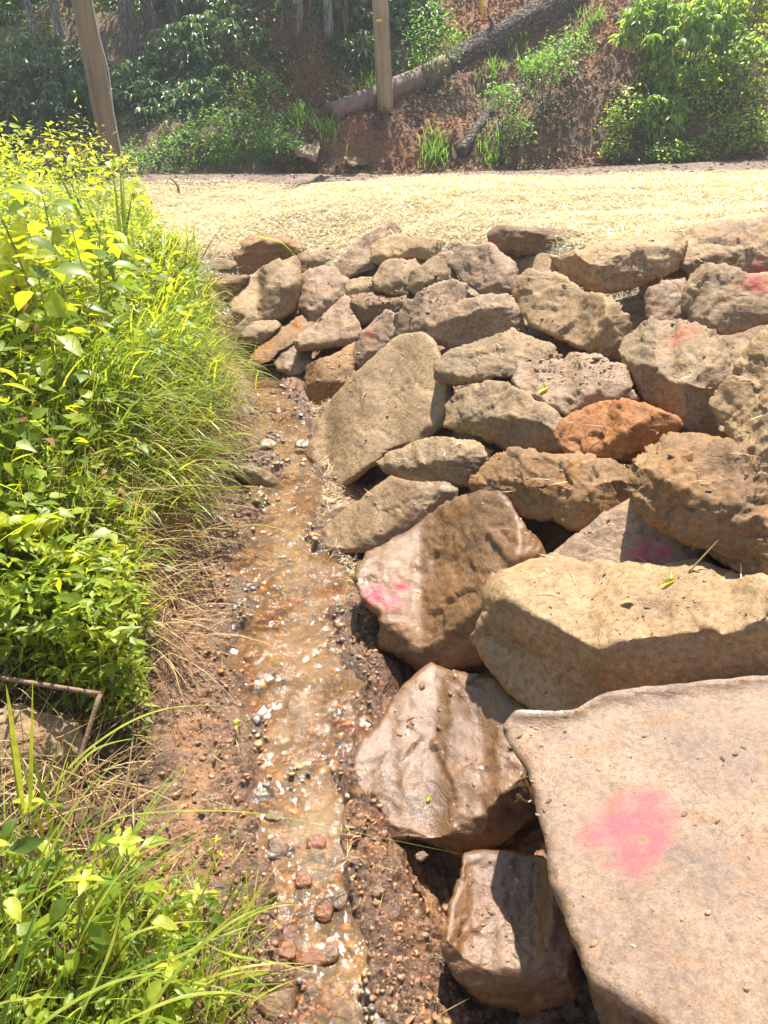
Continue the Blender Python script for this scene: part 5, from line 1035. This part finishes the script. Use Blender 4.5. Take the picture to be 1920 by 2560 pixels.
# leafy shrubs and undergrowth
def shrub(px, py, d, rx, rz, n, label, mat=None, L=.07, tpl='ovate', group='leafy shrubs on the hillside', name='shrub', cat='shrub', dd=.6):
    c = at(px, py, d); g0 = np.array([c[0], c[1], float(H(c[0], c[1], False))]); o = thing(name, tuple(g0), label, cat, group)
    u = rng.normal(size=(n, 3)); u /= np.linalg.norm(u, axis=1)[:, None]; rr = rng.uniform(.1, 1, n)[:, None]**.45
    P = c+u*rr*np.array([rx, dd*rx, rz])*(1+.4*fbm(u*2.5, 3, int(px+py))[:, None]); P[:, 2] = np.maximum(P[:, 2], H(P[:, 0], P[:, 1], False)+.02)
    Batch().leaves(P, rng.uniform(0, 6.28, n), rng.normal(-.2, .45, n), L*rng.uniform(.7, 1.3, n), L*.5, TPL[tpl] if tpl != 'ovate' else TPL['flat']).build('foliage', mat or M_HILL, o); s = Batch()
    for k in range(9):
        e = P[rng.integers(0, n)]; pts = np.array([g0+rng.normal(0, .05, 3)*[1, 1, 0], (g0+e)/2+rng.normal(0, .05, 3), e]); q = np.linspace(0, 2, 7); s.tube(np.stack([np.interp(q, [0, 1, 2], pts[:, j]) for j in range(3)], -1), .01, .004, 6)
    s.build('stems', M_BARK, o)
for a in ((600,320,14.5,1.0,.45,1500,'lush green undergrowth bush left of the soil pile'),(480,370,14.2,.8,.35,1000,'green undergrowth bush near the road at left'),(640,230,15.2,.6,.3,600,'green bush under the eroded bank'),
          (700,360,14.0,.55,.25,600,'green weeds left of the pinkish boulder'),(1080,90,15.8,.6,.5,700,'dark green bush right of the straight pole'),(90,150,17.5,1.2,.7,900,'leafy shrub at the upper left behind the saplings'),(200,100,20,1.5,1.0,900,'bright leafy shrub behind the slender pale tree'),(40,20,19,1.3,.7,700,'leafy branches in the top left corner'),(330,130,18.5,.9,.8,700,'leafy shrub behind the thick grey-brown tree'),(470,60,18.0,.7,.5,500,'leafy shrub beside the third grey tree'),
          (330,400,13.6,.5,.25,400,'low green shrub at the foot of the leaning pole'),(1370,160,14.6,.55,.3,500,'green weeds beside the fallen log'),(1260,240,14.0,.4,.22,350,'green weeds right of the dead log'),(1290,320,13.8,.3,.25,260,'bright broad-leaved weed at the foot of the hill'),(1420,110,15.2,.5,.25,350,'green weeds high above the litter')):
    shrub(*a)
for a in ((1790,220,14.5,1.0,.75,2600,'big sunlit leafy bush at the right edge'),(1850,330,14.0,.7,.4,1100,'lower part bush by the road at the right edge'),(1560,290,14.1,.4,.4,550,'leafy shrub with round leaves left of the big right bush'),(1540,370,13.9,.3,.22,260,'small round-leaved shrub right at the road'),(1690,380,13.8,.55,.22,500,'low sunlit weeds at the road under the right bush'),(1880,120,14.2,.4,.3,300,'sunlit spray of heart-shaped leaves at the right edge')):
    shrub(*a, M_LIT, .075)
def hillgrass(px, py, n, L, label, sp=.13, mat=None):
    clump(px, py, n, L, .012, label, sp, (-1.5, 1.3), (0, .6), (.3, 1.4), mat=mat or M_HILL, group='grass tufts on the hillside')
for px, py, n, L, lab in ((1085,395,170,.4,'bright grass tuft at the foot of the hill right of the soil pile'),(1050,175,160,.35,'grass tuft beside the bare end of the fallen log'),(1150,130,100,.3,'grass tuft on the red clay'),(1290,110,120,.35,'grass tuft growing at the barked part of the log'),(660,385,200,.4,'pale grass tuft near the road left of the vine'),(560,400,160,.35,'grass tuft near the road left of the pale one'),
      (750,300,110,.3,'grass tuft above the pinkish boulder'),(820,330,90,.3,'grass tuft by the lower log end'),(1230,400,110,.35,'grass tuft below the dead log'),(1330,180,130,.35,'grass tuft above the dead log'),(1230,190,90,.3,'grass tuft under the middle of the fallen log'),(1700,400,120,.3,'grass tuft at the road under the bush'),(1480,60,90,.35,'grass tuft near the top of the right hillside'),(930,215,90,.3,'grass tuft right behind the straight pole')):
    hillgrass(px, py, n, L, lab)
# scattered small leaves, litter, stems on the whole hill
n = 42000; y = rng.uniform(13, 23, n); x = rng.uniform(-1, 1, n)*(.56*y+.8); P = on(x, y); px = x/y*1900+960; dens = fbm(P*np.array([1.2, 1.2, 1.2]), 3, 77)+.25*(px < 900)-.15; k = (P[:, 1] > toe(P[:, 0])+.05) & (dens > .08); P = P[k]; n = len(P)
Batch().leaves(P+np.stack([0*P[:, 0], 0*P[:, 0], rng.uniform(.02, .16, n)], -1), rng.uniform(0, 6.28, n), rng.normal(0, .5, n), rng.uniform(.04, .08, n), rng.uniform(.025, .04, n), TPL['flat']).build('hill_ground_cover', M_HILL, origin=np.zeros(3)); tag(bpy.data.objects['hill_ground_cover'], kind='stuff')
n = 30000; y = rng.uniform(13, 21, n); x = rng.uniform(-.2, 1, n)*(.56*y+.8); P = on(x, y); k = (P[:, 1] > toe(P[:, 0])); P = P[k]; P[:, 2] = H(P[:, 0], P[:, 1])+rng.uniform(.02, .07, len(P)); n = len(P)
Batch().leaves(P, rng.uniform(0, 6.28, n), rng.normal(.1, .4, n), rng.uniform(.06, .14, n), rng.uniform(.025, .045, n), TPL['flat']).build('leaf_litter', M_LITTER, origin=np.zeros(3)); tag(bpy.data.objects['leaf_litter'], kind='stuff')
n = 900; y = rng.uniform(13, 17, n); x = rng.uniform(-2, 4.5, n); P = on(x, y); k = P[:, 1] > toe(P[:, 0])-.2; P = P[k]; scatter_rocks('hill_stones', P[:, 0], P[:, 1], np.clip(np.exp(rng.normal(-3.6, .5, len(P))), .01, .09), rng.random(len(P)), clod_mat(MUDC, .85, 'hill_stones', .2))
n = 3000; x = rng.uniform(-7, 8, n); y = rng.uniform(11.0, 13.8, n); scatter_rocks('road_gravel', x, y, np.clip(np.exp(rng.normal(-4.1, .5, n)), .006, .05), rng.random(n), clod_mat([(0, (.2,.13,.09)), (.4, (.28,.21,.16)), (.7, (.16,.10,.07)), (.9, (.38,.33,.28))], .8, 'road_gravel', .2))
# the far forest behind: one mass of foliage
n = 20000; x = rng.uniform(-16, 14, n); y = rng.uniform(21, 30, n); k = np.ones(n, bool); P = np.stack([x, y, H(x, y, False)+rng.uniform(0, 4.5, n)], -1)
Batch().leaves(P, rng.uniform(0, 6.28, n), rng.normal(-.3, .4, n), rng.uniform(.15, .3, n), rng.uniform(.1, .18, n), TPL['flat']).build('far_forest', M_HILL, origin=np.zeros(3)); tag(bpy.data.objects['far_forest'], kind='stuff')

# thin sunlit air between the bank and the forest
bm = bmesh.new(); bmesh.ops.create_cube(bm, size=1); me = bpy.data.meshes.new('haze')
for v in bm.verts: v.co = Vector((v.co.x*300, v.co.y*160, v.co.z*24))
bm.to_mesh(me); bm.free(); hz = bpy.data.objects.new('haze', me); scene.collection.objects.link(hz); hz.location = (0, 30, 6); hz['kind'] = 'stuff'
t = NT('haze_air'); vp = t.node('ShaderNodeVolumePrincipled'); vp.inputs['Color'].default_value = (.95, .97, 1, 1); vp.inputs['Density'].default_value = .0028; vp.inputs['Anisotropy'].default_value = .35
t.n.remove(t.b); t.l.new(vp.outputs[0], t.out.inputs['Volume']); me.materials.append(t.m)
